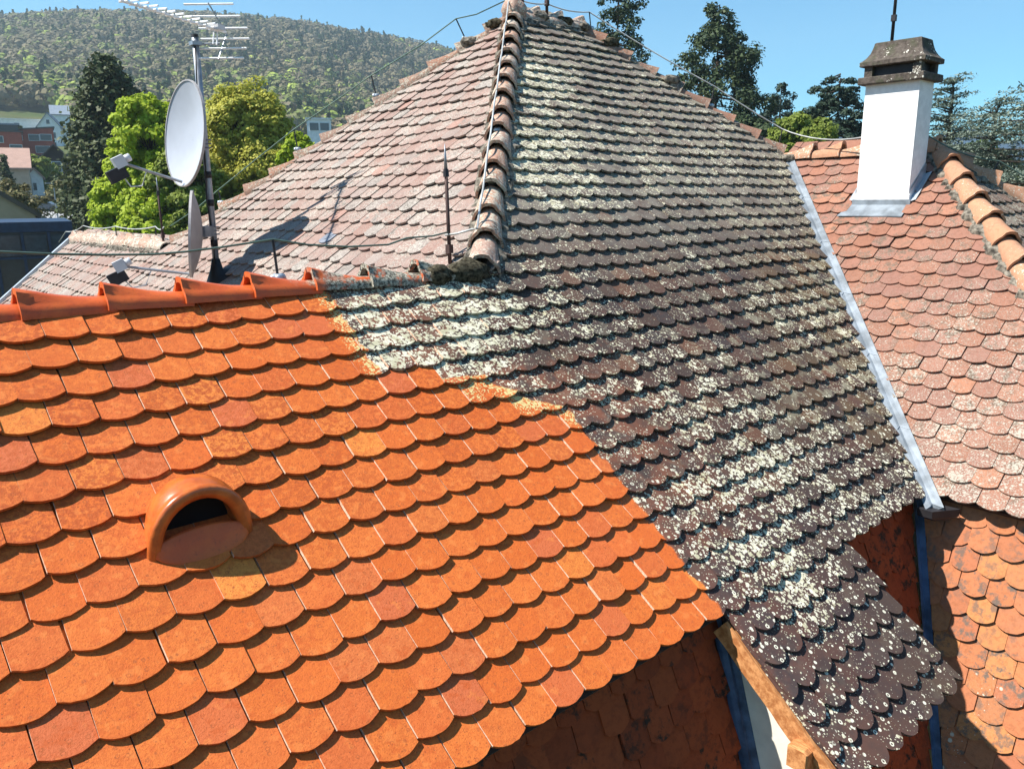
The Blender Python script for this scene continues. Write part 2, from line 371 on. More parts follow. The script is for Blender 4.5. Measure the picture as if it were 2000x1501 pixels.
def terrain():
    rs = [0, 8, 16, 24, 32, 45, 60, 75, 90, 110, 135, 160, 190, 230, 280, 330, 390, 450, 520, 600, 680, 760, 840, 920, 1000, 1100, 1250, 1400, 1550, 1650]
    na = 180; v = []; f = []
    for r in rs:
        for k in range(na):
            a = 2*math.pi*k/na; x, y = CAM.x+r*math.cos(a), CAM.y+r*math.sin(a); v.append((x, y, ground(x, y)))
    for i in range(len(rs)-1):
        for k in range(na):
            j = (k+1) % na; f.append((i*na+k, (i+1)*na+k, (i+1)*na+j, i*na+j))
    g = G('meadow_ground'); p = g.pos()
    c = g.mix(g.mr(g.noise(p, .05, 5), .35, .65), (.045, .075, .02), (.09, .10, .035))
    c = g.mix(g.M('MULTIPLY', g.mr(g.noise(p, .012, 4), .45, .6), .6), c, (.085, .075, .05))
    tag(mobj('ground', v, f, g.done(c, .95, 0, .1), smooth=True), kind='structure')
terrain()

# ------------------------------------------------------------------ the house and its tiled slopes
house = empty('house', (5.5, 3.0, -9.5), label='old house in front with steep tiled roofs, part bright orange, part dark and lichened', cat='house')

class Slope:
    def __init__(s, O, U, D):
        s.O, s.U, s.D = Vector(O), Vector(U), Vector(D).normalized(); s.Y = -s.D; s.N = s.U.cross(s.Y)
    def P(s, u, d, h=0.): return s.O+s.U*u+s.D*d+s.N*h
    def deck(s, name, poly, mat, off=-.062, th=.03, label=None):
        n = len(poly); v = [s.P(u, d, off) for u, d in poly]+[s.P(u, d, off-th) for u, d in poly]
        f = [tuple(range(n)), tuple(range(2*n-1, n-1, -1))]+[(i, i+n, (i+1) % n+n, (i+1) % n) for i in range(n)]
        o = mobj(name, v, f, mat, house)
        if label: o['label'] = label
        return o
def clip(poly, hp):
    for a, b, c in hp:                                   # keep a*u+b*d <= c
        out = []
        for i, p in enumerate(poly):
            q = poly[(i+1) % len(poly)]; dp = a*p[0]+b*p[1]-c; dq = a*q[0]+b*q[1]-c
            if dp <= 0: out.append(p)
            if dp*dq < 0:
                t = dp/(dp-dq); out.append((p[0]+(q[0]-p[0])*t, p[1]+(q[1]-p[1])*t))
        poly = out
        if len(poly) < 3: return []
    return poly
def area(p): return abs(sum(p[i][0]*p[(i+1) % len(p)][1]-p[(i+1) % len(p)][0]*p[i][1] for i in range(len(p))))/2
TH = .019
def outline(w_, L, sg, seed):
    """plan of a plain tile with a rounded tail; y is up the slope, 0 at the cusps"""
    rr = random.Random(seed); h = w_/2; ch = rr.uniform(-.003, .003); n = 9; pts = []
    R = (h*h+sg*sg)/(2*sg); a0 = math.asin(min(1, h/R))
    for k in range(n+1):
        a = -a0+2*a0*k/n
        pts.append((R*math.sin(a)+rr.uniform(-.0008, .0008), (R-sg)-R*math.cos(a)+rr.uniform(-.0016, .0016)+ch*math.sin(a*2)))
    return pts+[(h-.0012, L), (-h+.0012, L)]
def tile_geo(poly, slope, th=None):
    """closed slab over a plan polygon (tile coordinates); returns verts, faces, flags for the side faces"""
    th = th or max(.0125, min(TH, slope*E_*.72)); n = len(poly); z = lambda y: -max(-.05, y)*slope
    v = [(x, y, z(y)) for x, y in poly]+[(x, y, z(y)-th) for x, y in poly]
    f = [tuple(range(n)), tuple(range(2*n-1, n-1, -1))]; side = [0, 0]
    for i in range(n):
        j = (i+1) % n; f.append((i, i+n, j+n, j)); d = (poly[j][0]-poly[i][0], poly[j][1]-poly[i][1])
        side.append(1 if abs(d[1]) > 3*abs(d[0]) and abs(d[1]) > .05 else 0)
    return v, f, side
def ccw(p):
    s = sum(p[i][0]*p[(i+1) % len(p)][1]-p[(i+1) % len(p)][0]*p[i][1] for i in range(len(p)))
    return p if s > 0 else p[::-1]

PROTO = {}
def proto(key, w_, sg, mat, edge, step, k, L=.31, gap=.0035):
    key = (key, mat.name)
    if (key, k) not in PROTO:
        v, f, sd = tile_geo(ccw(outline(w_-gap, L, sg, k*17+len(key[0]))), step/E_)
        me = bpy.data.meshes.new('tile'); me.from_pydata(v, [], f); me.materials.append(mat)
        if edge: me.materials.append(edge); me.polygons.foreach_set('material_index', sd)
        PROTO[(key, k)] = me
    return PROTO[(key, k)]

def lay(sl, parent, key, rows, urange, hps, mat, sg=.034, edge=None, step=.0215, jit=1., keep=300, wav=.010, w_=W_, e_=E_, holes=None, off0=0., lo=0., gap=.0035):
    """lays the tiles of one slope: the largest `keep` in view as objects, the rest joined"""
    tiles = []
    for j in rows:
        off = (0. if j % 2 else .5)+off0
        for i in range(int(urange[0]/w_)-1, int(urange[1]/w_)+2):
            u = (i+.5+off)*w_; d = j*e_
            tiles.append((u, d, j, i))
    items = []
    for u, d, j, i in tiles:
        rr = random.Random(hash((round(u*1000), j, len(key)*131)) & 0xffff)
        k = rr.randrange(8)
        ou = outline(w_-gap, .31, sg, k*17+len(key))
        ab = [(u+x, d-y) for x, y in ou]
        h = hps(j) if callable(hps) else hps
        cl = clip(ab, h)
        if not cl or area(cl) < .004: continue
        if holes and holes(u, d): continue
        whole = len(cl) == len(ab) and max(abs(a[0]-b[0])+abs(a[1]-b[1]) for a, b in zip(cl, ab)) < 1e-6
        c = sl.P(u, d-.06); x, y, dep = pxy(c)
        vis = -60 < x < 2060 and -60 < y < 1560
        if not (-700 < x < 2700 and -500 < y < 2400): continue
        wave = wav*(math.sin(u*2.1+1.7+j*.05)*math.cos(d*1.7+.3)+.5*math.sin(u*5.3+d*4.1))
        hh = wave+rr.gauss(0, .0014)*jit+lo
        du, dd, ra, rb = rr.gauss(0, .0015)*jit, rr.gauss(0, .0022)*jit, rr.gauss(0, .007)*jit, rr.gauss(0, .012)*jit
        if rr.random() < .025*jit: dd += rr.uniform(.004, .016); ra += rr.uniform(-.03, .03)
        X, Yv, Z = sl.U, sl.Y, sl.N
        M_ = Matrix((X, Yv, Z)).transposed().to_4x4(); M_.translation = sl.P(u+du, d+dd, hh)
        M_ = M_ @ Matrix.Rotation(ra, 4, 'Z') @ Matrix.Rotation(rb, 4, 'Y')
        mt = mat(u, d) if callable(mat) else mat
        items.append((mt, vis, area(cl)/max(.3, dep)**2, whole, k, M_, [(a-u, d-b) for a, b in cl], rr.random()))
    order = sorted(range(len(items)), key=lambda q: (-items[q][1], -items[q][2]))
    for q in order[:keep]:
        mt, vis, _, whole, k, M_, loc, rn = items[q]
        if not vis: continue
        if whole: me = proto(key, w_, sg, mt, edge, step, k, gap=gap)
        else:
            v, f, sd = tile_geo(ccw(loc), step/e_); me = bpy.data.meshes.new('tile'); me.from_pydata(v, [], f); me.materials.append(mt)
            if edge: me.materials.append(edge); me.polygons.foreach_set('material_index', sd)
        o = bpy.data.objects.new('tile', me); COL.objects.link(o); o.parent = parent; o.matrix_parent_inverse = Matrix.Identity(4); o.matrix_basis = M_
        o.parent = parent
    rest = [q for n_, q in enumerate(order) if n_ >= keep or not items[q][1]]
    if rest:
        V = []; F = []; S = []; Rn = []; ms = [edge] if edge else []
        for q in rest:
            mt, vis, _, whole, k, M_, loc, rn = items[q]
            v, f, sd = tile_geo(ccw(loc), step/e_); b = len(V)
            if mt not in ms: ms.append(mt)
            V += [tuple(M_ @ Vector(a)) for a in v]; F += [tuple(a+b for a in fc) for fc in f]; Rn += [rn]*len(f)
            S += [0 if (a and edge) else ms.index(mt) for a in sd]
        o = mobj('tile_field', V, F, None, None, mats=ms, midx=S)
        at = o.data.attributes.new('rnd', 'FLOAT', 'FACE'); at.data.foreach_set('value', Rn)
        o.parent = parent; o['kind'] = 'stuff'

A = Slope((0, 0, 0), (1, 0, 0), (0, -CA, -SA))
B = Slope((HX, 0, 0), (0, -1, 0), (-CA, 0, -SA))
C = Slope((7.3, 0, 0), (0, -1, 0), (-CA, 0, -SA))
D = Slope((0, -1.734, 0), (1, 0, 0), (0, -CA, -SA))
EV = 16*E_                                               # eaves, measured down the slope
TOP = -2.95/CA
# decks (each is the part that carries its tiles)
dA1 = A.deck('orange_roof_slope', [(-3.2, EV+.02), (2.745, EV+.02), (2.745, 0), (2.745, -.02), (-3.2, -.02)], MDECK, label='front slope of clean bright orange tiles')
dA2 = A.deck('dark_roof_slope', [(2.75, EV+.02), (7.27-EV*CA, EV+.02), (8.47, -1.14/CA), (6.75, TOP), (5.72, TOP), (2.80, 0), (2.75, 0)], MDECK, label='front slope of dark tiles spotted with pale lichen')
dAx = A.deck('dormer_roof', [(2.80, EV+.03), (2.80, 22*E_), (4.08, 22*E_), (4.08, EV+.03)], MDECK, label='short dark lichened roof running out over the dormer')
dB = B.deck('pink_roof_slope', [(0, 0), (-2.95, TOP), (-5.88, 0), (-10.1, 0), (-10.1, EV), (-EV*CA, EV)], MDECK, label='left slope of pale pink weathered tiles')
dC = C.deck('salmon_roof_slope', [(-1.1, -1.12/CA), (.62, -1.12/CA), (1.73+EV*CA, EV), (EV*CA+.03, EV)], MDECK, label='right wing slope of salmon tiles around the chimney')
dD = D.deck('hip_end_slope', [(8.42, -1.12/CA), (9.524+3.0*CA, 3.0), (7.296-3.0*CA, 3.0)], MDECK, label='dark grey hip end behind the right hip tiles')

ga, gc = .015, .045
def hA2(j):
    h = [(1, CA, 7.3-ga*1.414), (1, -CA, 9.70)]
    h.append((-1, -CA, -HX) if j <= 0 else (-1, 0, 5))
    if j > 0: h.append((-1, -1.6, -2.70))
    return h
ORB = 2.745                                              # the two front slope parts share one tile lattice
lay(A, dA1, 'orange', range(0, 17), (-2.2, ORB+.1), [(-1, 0, 2.4), (0, -1, .0)], front_pick, .0265, MEDGE_GLINT, step=.0225, keep=300, wav=.007, gap=.0046, jit=1.5, holes=lambda u, d: u >= ORB or d < -.01)
lay(A, dA2, 'darkold', range(-24, 17), (2.6, 9.0), hA2, front_pick, .040, None, step=.026, keep=300, jit=1.7, wav=.009, holes=lambda u, d: (u < ORB and d > .01))
lay(A, dAx, 'dormer', range(17, 23), (2.8, 4.12), [(-1, 0, -2.78), (1, 0, 4.11)], front_pick, .052, None, step=.025, keep=300, jit=1.7, wav=.007)
def hB(j):
    if j <= 0: return [(1, -CA, 0), (-1, -CA, 5.88)]
    return [(1, CA, -.02), (-1, 0, 10.08)]
lay(B, dB, 'leftold', range(-24, 12), (-10.2, 0.2), hB, ML, .036, None, step=.021, keep=300, jit=1.6, wav=.010, off0=.2)
def chim_hole(u, d):
    x = 7.3-d*CA; return .05 < u < .65 and 7.62 < x+.06 < 8.20
lay(C, dC, 'rightold', range(-9, 17), (-1.3, 3.9), [(-1, CA, -gc*1.414), (1, -CA, 1.73), (-1, 0, 1.12)], MR, .034, None, step=.0195, keep=300, jit=1.6, wav=.008, off0=.3, holes=chim_hole)
lay(D, dD, 'hipend', range(-8, 18), (6.4, 11.), [(-1, -CA, -7.30), (1, -CA, 9.52)], MD, .036, None, step=.021, keep=120, jit=1.5)

# steep lower slopes under the eaves
KL = .30; lz = -1.66
LA_D = Vector((0, -KL, -1)).normalized(); LC_D = Vector((-KL, 0, -1)).normalized()
LA = Slope((0, -1.84, lz), (1, 0, 0), LA_D); LC = Slope((5.46, 0, lz), (0, -1, 0), LC_D)
kk = KL/math.sqrt(1+KL*KL)
dLA = LA.deck('lower_front_slope', [(-3.2, 0), (5.46, 0), (5.46-kk*3.4, 3.4), (-3.2, 3.4)], MDECK, label='steep lower slope of red tiles in the shade')
dLC = LC.deck('lower_right_slope', [(1.84, 0), (5.2, 0), (5.2, 3.4), (1.84+kk*3.4, 3.4)], MDECK, label='steep lower slope of orange tiles in the sun')
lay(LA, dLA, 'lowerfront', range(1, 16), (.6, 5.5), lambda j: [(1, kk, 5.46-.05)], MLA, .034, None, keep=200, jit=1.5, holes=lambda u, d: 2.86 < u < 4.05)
lay(LC, dLC, 'lowerright', range(1, 18), (1.8, 4.4), lambda j: [(-1, kk, -1.84-.05)], MLC, .040, None, step=.018, keep=250, jit=1.5, off0=.15)
# far sides of the roofs and the walls
bk = MB()
for a, b, c, d_ in [((-3.2, .05, -.03), (HX, .05, -.03), (.80, 2.0, -1.70), (-3.2, 2.0, -1.70)), ((5.72, 2.95, 2.38), (6.75, 2.95, 2.38), (11.7, 7.9, -1.75), (.75, 7.9, -1.75)),
                    ((6.75, 2.95, 2.38), (11.7, -2, -1.75), (11.7, 7.9, -1.75), (6.75, 2.96, 2.38)), ((HX, 5.9, -.05), (HX, 10.1, -.05), (4.8, 10.1, -1.75), (4.8, 5.9, -1.75)),
                    ((8.45, 1.2, .88), (8.45, -.6, .88), (11.5, -3.7, -1.70), (11.5, 1.2, -1.70))]:
    bk.add([a, b, c, d_], [(0, 1, 2, 3)])
bk.obj('rear_roof', MD, house)
wl = MB()
wl.bb((-3.1, -1.75, -9.6), (5.2, 1.7, -1.8)); wl.bb((1.0, 1.7, -9.6), (11.3, 7.6, -1.8)); wl.bb((5.6, -3.5, -9.6), (11.2, 1.7, -1.8)); wl.bb((1.0, 7.6, -9.6), (4.6, 10.0, -1.8))
wl.obj('wall', MCREAM, house)

# ------------------------------------------------------------------ ridge and hip tiles
def ridge_geo(L=.405, w0=.112, w1=.092, h0=.105, h1=.088, horn=.06, seed=0, th=.013, nl=12, ns=16):
    rr = random.Random(seed); out = []; inn = []
    for k in range(nl+1):
        t = k/nl; x = t*L; w_ = w0+(w1-w0)*t; h = h0+(h1-h0)*t
        hz = horn*(1. if t < .10 else max(0., 1-(t-.10)/.70)**1.8); lip = .007 if k == 0 else 0.
        ro, ri = [], []
        for i in range(ns+1):
            a = math.pi*i/ns; c, s_ = math.cos(a), math.sin(a)**.85
            bl = math.exp(-(c/.50)**8)
            ro.append((x, (w_+lip)*c, (h+lip)*s_+hz*bl+rr.uniform(-.0008, .0008)))
            ri.append((x, (w_-th)*c, (h-th)*s_+hz*bl*.8))
        out.append(ro); inn.append(ri)
    v = [p for r_ in out for p in r_]+[p for r_ in inn for p in r_]; n = ns+1; o2 = (nl+1)*n; f = []
    for k in range(nl):
        for i in range(ns):
            a, b, c, d_ = k*n+i, k*n+i+1, (k+1)*n+i+1, (k+1)*n+i
            f.append((a, b, c, d_)); f.append((o2+a, o2+d_, o2+c, o2+b))
        f.append((k*n, (k+1)*n, o2+(k+1)*n, o2+k*n)); f.append((k*n+ns, o2+k*n+ns, o2+(k+1)*n+ns, (k+1)*n+ns))
    for i in range(ns):
        f.append((i, o2+i, o2+i+1, i+1)); b = nl*n; f.append((b+i, b+i+1, o2+b+i+1, o2+b+i))
    return v, f
RM = {}
def ridge_mesh(mat, seed, **kw):
    key = (mat.name, seed, tuple(sorted(kw.items())))
    if key not in RM:
        v, f = ridge_geo(seed=seed, **kw); me = bpy.data.meshes.new('ridge_tile'); me.from_pydata(v, [], f); me.materials.append(mat)
        me.polygons.foreach_set('use_smooth', [True]*len(f)); me.set_sharp_from_angle(angle=.7); RM[key] = me
    return RM[key]
def ridge_run(name, start, end, mat, step=.34, drop=.045, jit=1., **kw):
    """tiles from `start` (horned ends face start) to `end`"""
    a, b = Vector(start), Vector(end); L = (b-a).length; n = max(1, round(L/step)); d = (b-a).normalized()
    y = UP.cross(d).normalized(); z = d.cross(y)
    for k in range(n):
        rr = random.Random(k*31+int(a.x*100)); p = a+d*(k*L/n)-z*drop
        M_ = Matrix((d, y, z)).transposed().to_4x4(); M_.translation = p+Vector((0, 0, rr.gauss(0, .003)*jit))
        M_ = M_ @ Matrix.Rotation(math.radians(2.2)+rr.gauss(0, .012)*jit, 4, 'Y') @ Matrix.Rotation(rr.gauss(0, .02)*jit, 4, 'Z') @ Matrix.Rotation(rr.gauss(0, .03)*jit, 4, 'X')
        o = bpy.data.objects.new(name, ridge_mesh(mat, k % 4, **kw)); COL.objects.link(o)
        o.parent = house; o.matrix_parent_inverse = wmat(house).inverted(); o.matrix_basis = M_
RZ = .006
ridge_run('ridge_tile', (-2.41, .055, RZ+.008), (2.63, .055, RZ+.008), MRID, .36, .034, jit=.8, w0=.098, w1=.082, h0=.080, h1=.068, horn=.042)
AP = Vector((5.71, 2.95, 2.46))
ridge_run('hip_tile', (2.80, .03, .03), AP+Vector((0, 0, .0)), MHIP, .315, .055, jit=1.5, L=.37, w0=.118, w1=.088, h0=.125, h1=.10, horn=.03)
ridge_run('hip_tile', (2.80, 5.86, .02), AP, MHIP2, .36, .07, jit=1.5, horn=.035)
ridge_run('ridge_tile', (6.80, 2.95, 2.46), AP, MHIP, .35, .06, jit=2., horn=.07)
ridge_run('hip_tile', (8.50, 1.20, 1.00), (6.75, 2.95, 2.46), MHIP2, .35, .075, jit=1.6, horn=.035)
ridge_run('ridge_tile', (8.42, -.62, .945), (8.44, 1.1, .945), MRID2, .345, .05, jit=.8, horn=.06)
ridge_run('hip_tile', (8.42-3.4, -.62-3.4, .94-3.4*T), (8.42, -.62, .94), MRID2, .34, .052, jit=1., w0=.12, w1=.095, h0=.12, h1=.10, horn=.035)
ridge_run('hip_tile', (8.42+2.5, -.62-2.5, .94-2.5*T), (8.42, -.62, .94), MRID2, .35, .05, jit=1., horn=.06)
ridge_run('ridge_tile', (2.74, 10.1, -.06), (2.74, 5.95, -.02), MHIP, .36, .05, jit=1.4, horn=.045)
# mortar bedding along the hips, lumpy
def bedding(a, b, wd, seed, name='mortar_bed'):
    a, b = Vector(a), Vector(b); n = int((b-a).length/.045); d = (b-a).normalized(); y = UP.cross(d).normalized(); z = d.cross(y)
    rr = random.Random(seed); rings = []
    for k in range(n+1):
        c = a.lerp(b, k/n); w_ = wd*rr.uniform(.85, 1.22); h = rr.uniform(-.012, .018)
        rings.append([c+y*w_*q[0]+z*(q[1]+h*(abs(q[0]) > .5)) for q in ((-1, -.10), (-.92, -.045), (-.5, .0), (.5, .0), (.92, -.045), (1, -.10))])
    MB().loft(rings).obj(name, MMORT, house)
bedding((2.80, .03, .0), AP-Vector((0, 0, .03)), .135, 3)
bedding((2.80, 5.86, -.01), AP-Vector((0, 0, .03)), .12, 4)
bedding((8.5, 1.2, .98), (6.75, 2.95, 2.42), .12, 5)
bedding((6.8, 2.95, 2.42), AP-Vector((0, 0, .04)), .13, 6)
bedding((5.02, -4.02, .92-3.4*T), (8.42, -.62, .92), .14, 7)
bedding((10.9, -3.1, .92-2.5*T), (8.42, -.62, .92), .12, 8)
bedding((2.74, 5.95, -.05), (2.74, 10.1, -.09), .125, 9)
def lump(name, c, r, mat, seed, parent=house):
    bm = bmesh.new(); bmesh.ops.create_icosphere(bm, subdivisions=3, radius=1); rr = random.Random(seed); ph = [rr.uniform(0, 6) for _ in range(6)]
    for v in bm.verts:
        q = v.co; k = 1+.16*math.sin(q.x*4+ph[0])*math.cos(q.y*5+ph[1])+.10*math.sin(q.z*9+ph[2]+q.x*7)+.06*math.sin(q.y*17+ph[3])
        v.co = Vector((q.x*r[0]*k, q.y*r[1]*k, q.z*r[2]*k))+Vector(c)
    me = bpy.data.meshes.new(name); bm.to_mesh(me); bm.free(); me.materials.append(mat)
    me.polygons.foreach_set('use_smooth', [True]*len(me.polygons)); o = bpy.data.objects.new(name, me); COL.objects.link(o); par(o, parent); return o
MMOSS = plain('dark_moss', (.075, .066, .045), 1., 0, .05, .5, 40, 1.)
lump('mortar_lump', (2.66, .03, .0), (.16, .11, .09), MMOSS, 1)
lump('mortar_lump', (2.42, .03, .0), (.12, .10, .075), MMOSS, 2)
for k, (x, y_, z_) in enumerate([(6.05, 2.92, 2.45), (6.45, 2.92, 2.45), (6.75, 2.9, 2.42), (7.0, 2.68, 2.25), (5.35, 3.25, 2.15), (5.55, 3.05, 2.33), (7.5, 2.16, 1.82)]):
    lump('moss_cushion', (x, y_, z_), (.13, .10, .06), MMOSS if k % 2 else MMORT, 20+k)
# cresting at the apex, where all the hips meet
lump('apex_cap', (5.72, 2.95, 2.47), (.13, .12, .14), MHIP, 41)

# ------------------------------------------------------------------ valley, chimney, flashings
def vpt(t, side, h):                                     # along the right valley; side>0 lies on the salmon slope
    x = 8.42-t*(8.42-5.25); y = x-7.3; z = T*y
    return Vector((x, y, z))
vm = MB(); rings = []
for k in range(25):
    p0 = vpt(k/24, 0, 0); wv = .003*math.sin(k*1.9)
    a_ = A.U*-.02; aA = Vector((-1, 0, 0)); aC = Vector((0, 0, 0))
    nA, nC = A.N, C.N; eA = (Vector((-1, -1, 0)).normalized()); 
    pa = p0+Vector((-.07, 0, 0)); pa.z = T*pa.y; pc = p0+Vector((0, -.085, 0)); pc.z = T*(pc.x-7.3)
    rings.append([pa+nA*(-.022), pa.lerp(p0, .55)+nA*(.002+wv), p0+UP*(.014), pc.lerp(p0, .45)+nC*(.010+wv), pc+nC*(.012), pc+nC*(.018), pc+nC*(-.035), p0+UP*(-.05)])
vm.loft(rings); vm.obj('valley_gutter', MZINCP, house)['label'] = 'pale zinc valley gutter between the dark and salmon slopes'
for k in range(1, 6):
    p0 = vpt(k/6+.02, 0, 0); seam = MB(); pa = p0+Vector((-.05, 0, 0)); pa.z = T*pa.y; pc = p0+Vector((0, -.08, 0)); pc.z = T*(pc.x-7.3)
    seam.tube([pa+A.N*(.004), p0+UP*.017, pc+C.N*(.014)], .003, 5).obj('valley_seam', MZINC, house)
lump('valley_mortar', (8.36, 1.06, .90), (.10, .10, .05), MMORT, 60)

ch = MB(); cx0, cx1, cy0, cy1 = 7.785, 8.115, -.615, -.085
rings = []
for z_, g_ in ((.0, .012), (.42, .012), (.47, .012), (.49, .0), (.8, .0), (1.2, .002), (1.56, .0)):
    rings.append([Vector((cx0-g_, cy0-g_, z_)), Vector((cx1+g_, cy0-g_, z_)), Vector((cx1+g_, cy1+g_, z_)), Vector((cx0-g_, cy1+g_, z_))])
chim = ch.loft(rings).obj('chimney', MWHITE, house); chim['label'] = 'white rendered chimney stack with dark concrete cap'
def frus(rs): # rectangular loft: (z, x0,x1,y0,y1)
    return MB().loft([[Vector((a, c, z_)), Vector((b, c, z_)), Vector((b, d_, z_)), Vector((a, d_, z_))] for z_, a, b, c, d_ in rs])
frus([(1.552, 7.72, 8.18, -.665, -.035), (1.56, 7.715, 8.185, -.67, -.03), (1.615, 7.715, 8.185, -.67, -.03), (1.622, 7.72, 8.18, -.665, -.035)]).obj('cap_slab', MCONC, chim)
for x in (7.788, 8.112):
    for y_ in (-.588, -.112): MB().box((x, y_, 1.672), (.07, .08, .098)).obj('cap_post', MCONC, chim)
MB().bb((7.80, -.575, 1.6225), (8.10, -.125, 1.7215)).obj('cap_opening_shade', MDARKM, chim)  # dark block stands in for the shade in the cap openings
def sq(z_, i, j): return (z_, 7.95-i, 7.95+i, -.35-j, -.35+j)
frus([sq(1.722, .225, .312), sq(1.728, .230, .318), sq(1.765, .230, .318), sq(1.785, .205, .292), sq(1.81, .180, .272), sq(1.85, .155, .250), sq(1.90, .138, .236), sq(1.945, .128, .226), sq(1.952, .118, .216)]).obj('cap_hood', MCONC, chim)
fl = MB()                                                # zinc collar and apron of the chimney
fl.bb((cx0-.022, cy0-.03, .36), (cx0-.010, cy1+.03, .425))
zc = lambda x, h=0.: T*(x-7.3)+h
fl.add([(cx0-.012, cy1+.03, .38), (cx0-.012, cy0-.03, .38), (7.60, cy0-.03, zc(7.60, .018)), (7.60, cy1+.10, zc(7.60, .018)), (cx0-.012, cy1+.03, .365), (cx0-.012, cy0-.03, .365), (7.60, cy0-.03, zc(7.60, .008)), (7.60, cy1+.10, zc(7.60, .008))],
       [(0, 1, 2, 3), (7, 6, 5, 4), (3, 2, 6, 7), (0, 3, 7, 4), (1, 5, 6, 2), (0, 4, 5, 1)])
fl.obj('chimney_apron', MZINCP, chim)
for y_, s_ in ((cy0-.013, -1), (cy1+.013, 1)):
    MB().add([(cx0, y_, zc(cx0, .0)), (cx1, y_, zc(cx1, .0)), (cx1, y_, zc(cx1, .11)), (cx0, y_, zc(cx0, .11)), (cx0, y_+s_*.06, zc(cx0, .02)), (cx1, y_+s_*.06, zc(cx1, .02))],
           [(0, 1, 2, 3), (0, 4, 5, 1)]).obj('side_flashing', MZINC, chim)

# blue-black lead in the inner corner of the lower slopes, hopper at its head
lv = MB(); rings = []
for k in range(13):
    z_ = lz-.02-k*.27; q = (lz-z_)*KL; p0 = Vector((5.46-q, -1.84-q, z_)); rings.append([p0+Vector((-.06, 0, -.0))+LA.N*(.010), p0+LA.N*.012+LC.N*.012, p0+Vector((0, -.055, 0))+LC.N*(.010), p0+Vector((.03, .03, 0))])
lv.loft(rings).obj('corner_flashing', MLEAD, house)
hp = MB(); hp.loft([[Vector((5.255+i, -2.09+j, z_)) for i, j in ((-.09-g_, .10+g_), (.10+g_, .10+g_), (.10+g_, -.11-g_), (-.09-g_, -.0))] for z_, g_ in ((-1.81, -.05), (-1.78, .0), (-1.725, .005))])
hp.obj('rain_hopper', MDARKM, house)

# ------------------------------------------------------------------ dormer under the dark roof
def ex(poly, x0, x1):                                   # y-z polygon extruded along x
    n = len(poly); v = [(x0, y_, z_) for y_, z_ in poly]+[(x1, y_, z_) for y_, z_ in poly]
    return MB().add(v, [tuple(range(n))[::-1], tuple(range(n, 2*n))]+[(i, (i+1) % n, (i+1) % n+n, i+n) for i in range(n)])
ex([(-1.75, T*-1.75-.12), (-2.58, T*-2.58-.12), (-2.58, -4.4), (-1.75, -4.4)], 2.905, 3.02).obj('dormer_wall', MCREAM, house)['label'] = 'cream rendered cheek wall of the dormer'
ex([(-1.75, T*-1.75-.12), (-2.30, T*-2.30-.12), (-2.30, -4.4), (-1.75, -4.4)], 3.02, 3.97).obj('dormer_window', MBLKW, house)
def board(name, s0, s1, u0, u1, h0, h1, mat, n=14, seed=1):
    rr = random.Random(seed); rings = []
    for k in range(n+1):
        d = s0+(s1-s0)*k/n; j = rr.uniform(-.003, .003)
        rings.append([A.P(u0, d, h0), A.P(u1, d, h0), A.P(u1, d, h1+j), A.P(u0+j*.3, d, h1+j)])
    return MB().loft(rings).obj(name, mat, house)
board('barge_board', EV+.06, 22.3*E_, 2.775, 2.803, -.050, -.165, MWOOD)
board('barge_board', EV+.06, 22.3*E_, 2.755, 2.774, -.036, -.075, MWOOD, seed=4)
board('rafter', EV+.06, 22.1*E_, 2.85, 2.903, -.10, -.19, MWOOD, seed=7)
pu = MB().loft([[Vector((x, -2.455+i, -2.225+j)) for i, j in ((-.055-g_, -.06), (.055+g_, -.06), (.055+g_, .045), (.035, .06+g_), (-.035, .06+g_), (-.055-g_, .045))] for x, g_ in ((2.70, -.006), (2.712, 0), (3.0, 0), (3.2, 0))])
pu.obj('purlin', MWOOD, house)
MB().loft([[Vector((x+.0, y_+i, z_)) for x, i in ((2.80, -.035), (2.90, -.035), (2.90, .035), (2.80, .035))] for y_, z_ in ((-2.47, -2.28), (-2.45, -2.6), (-2.42, -3.0))]).obj('post', MWOOD, house)
# metal strip where the lower slope meets the dormer cheek
def lap(z_, dx, h): q = (lz-z_)*KL; return Vector((dx, -1.84-q, z_))+LA.N*h
rings = [[lap(z_, 2.835, .0), lap(z_, 2.842, .030), lap(z_, 2.862, .012), lap(z_, 2.885, .012), lap(z_, 2.902, .045), lap(z_, 2.902, -.03), lap(z_, 2.835, -.03)] for z_ in np.linspace(-1.70, -4.2, 12)]
MB().loft(rings).obj('cheek_flashing', MLEAD, house)

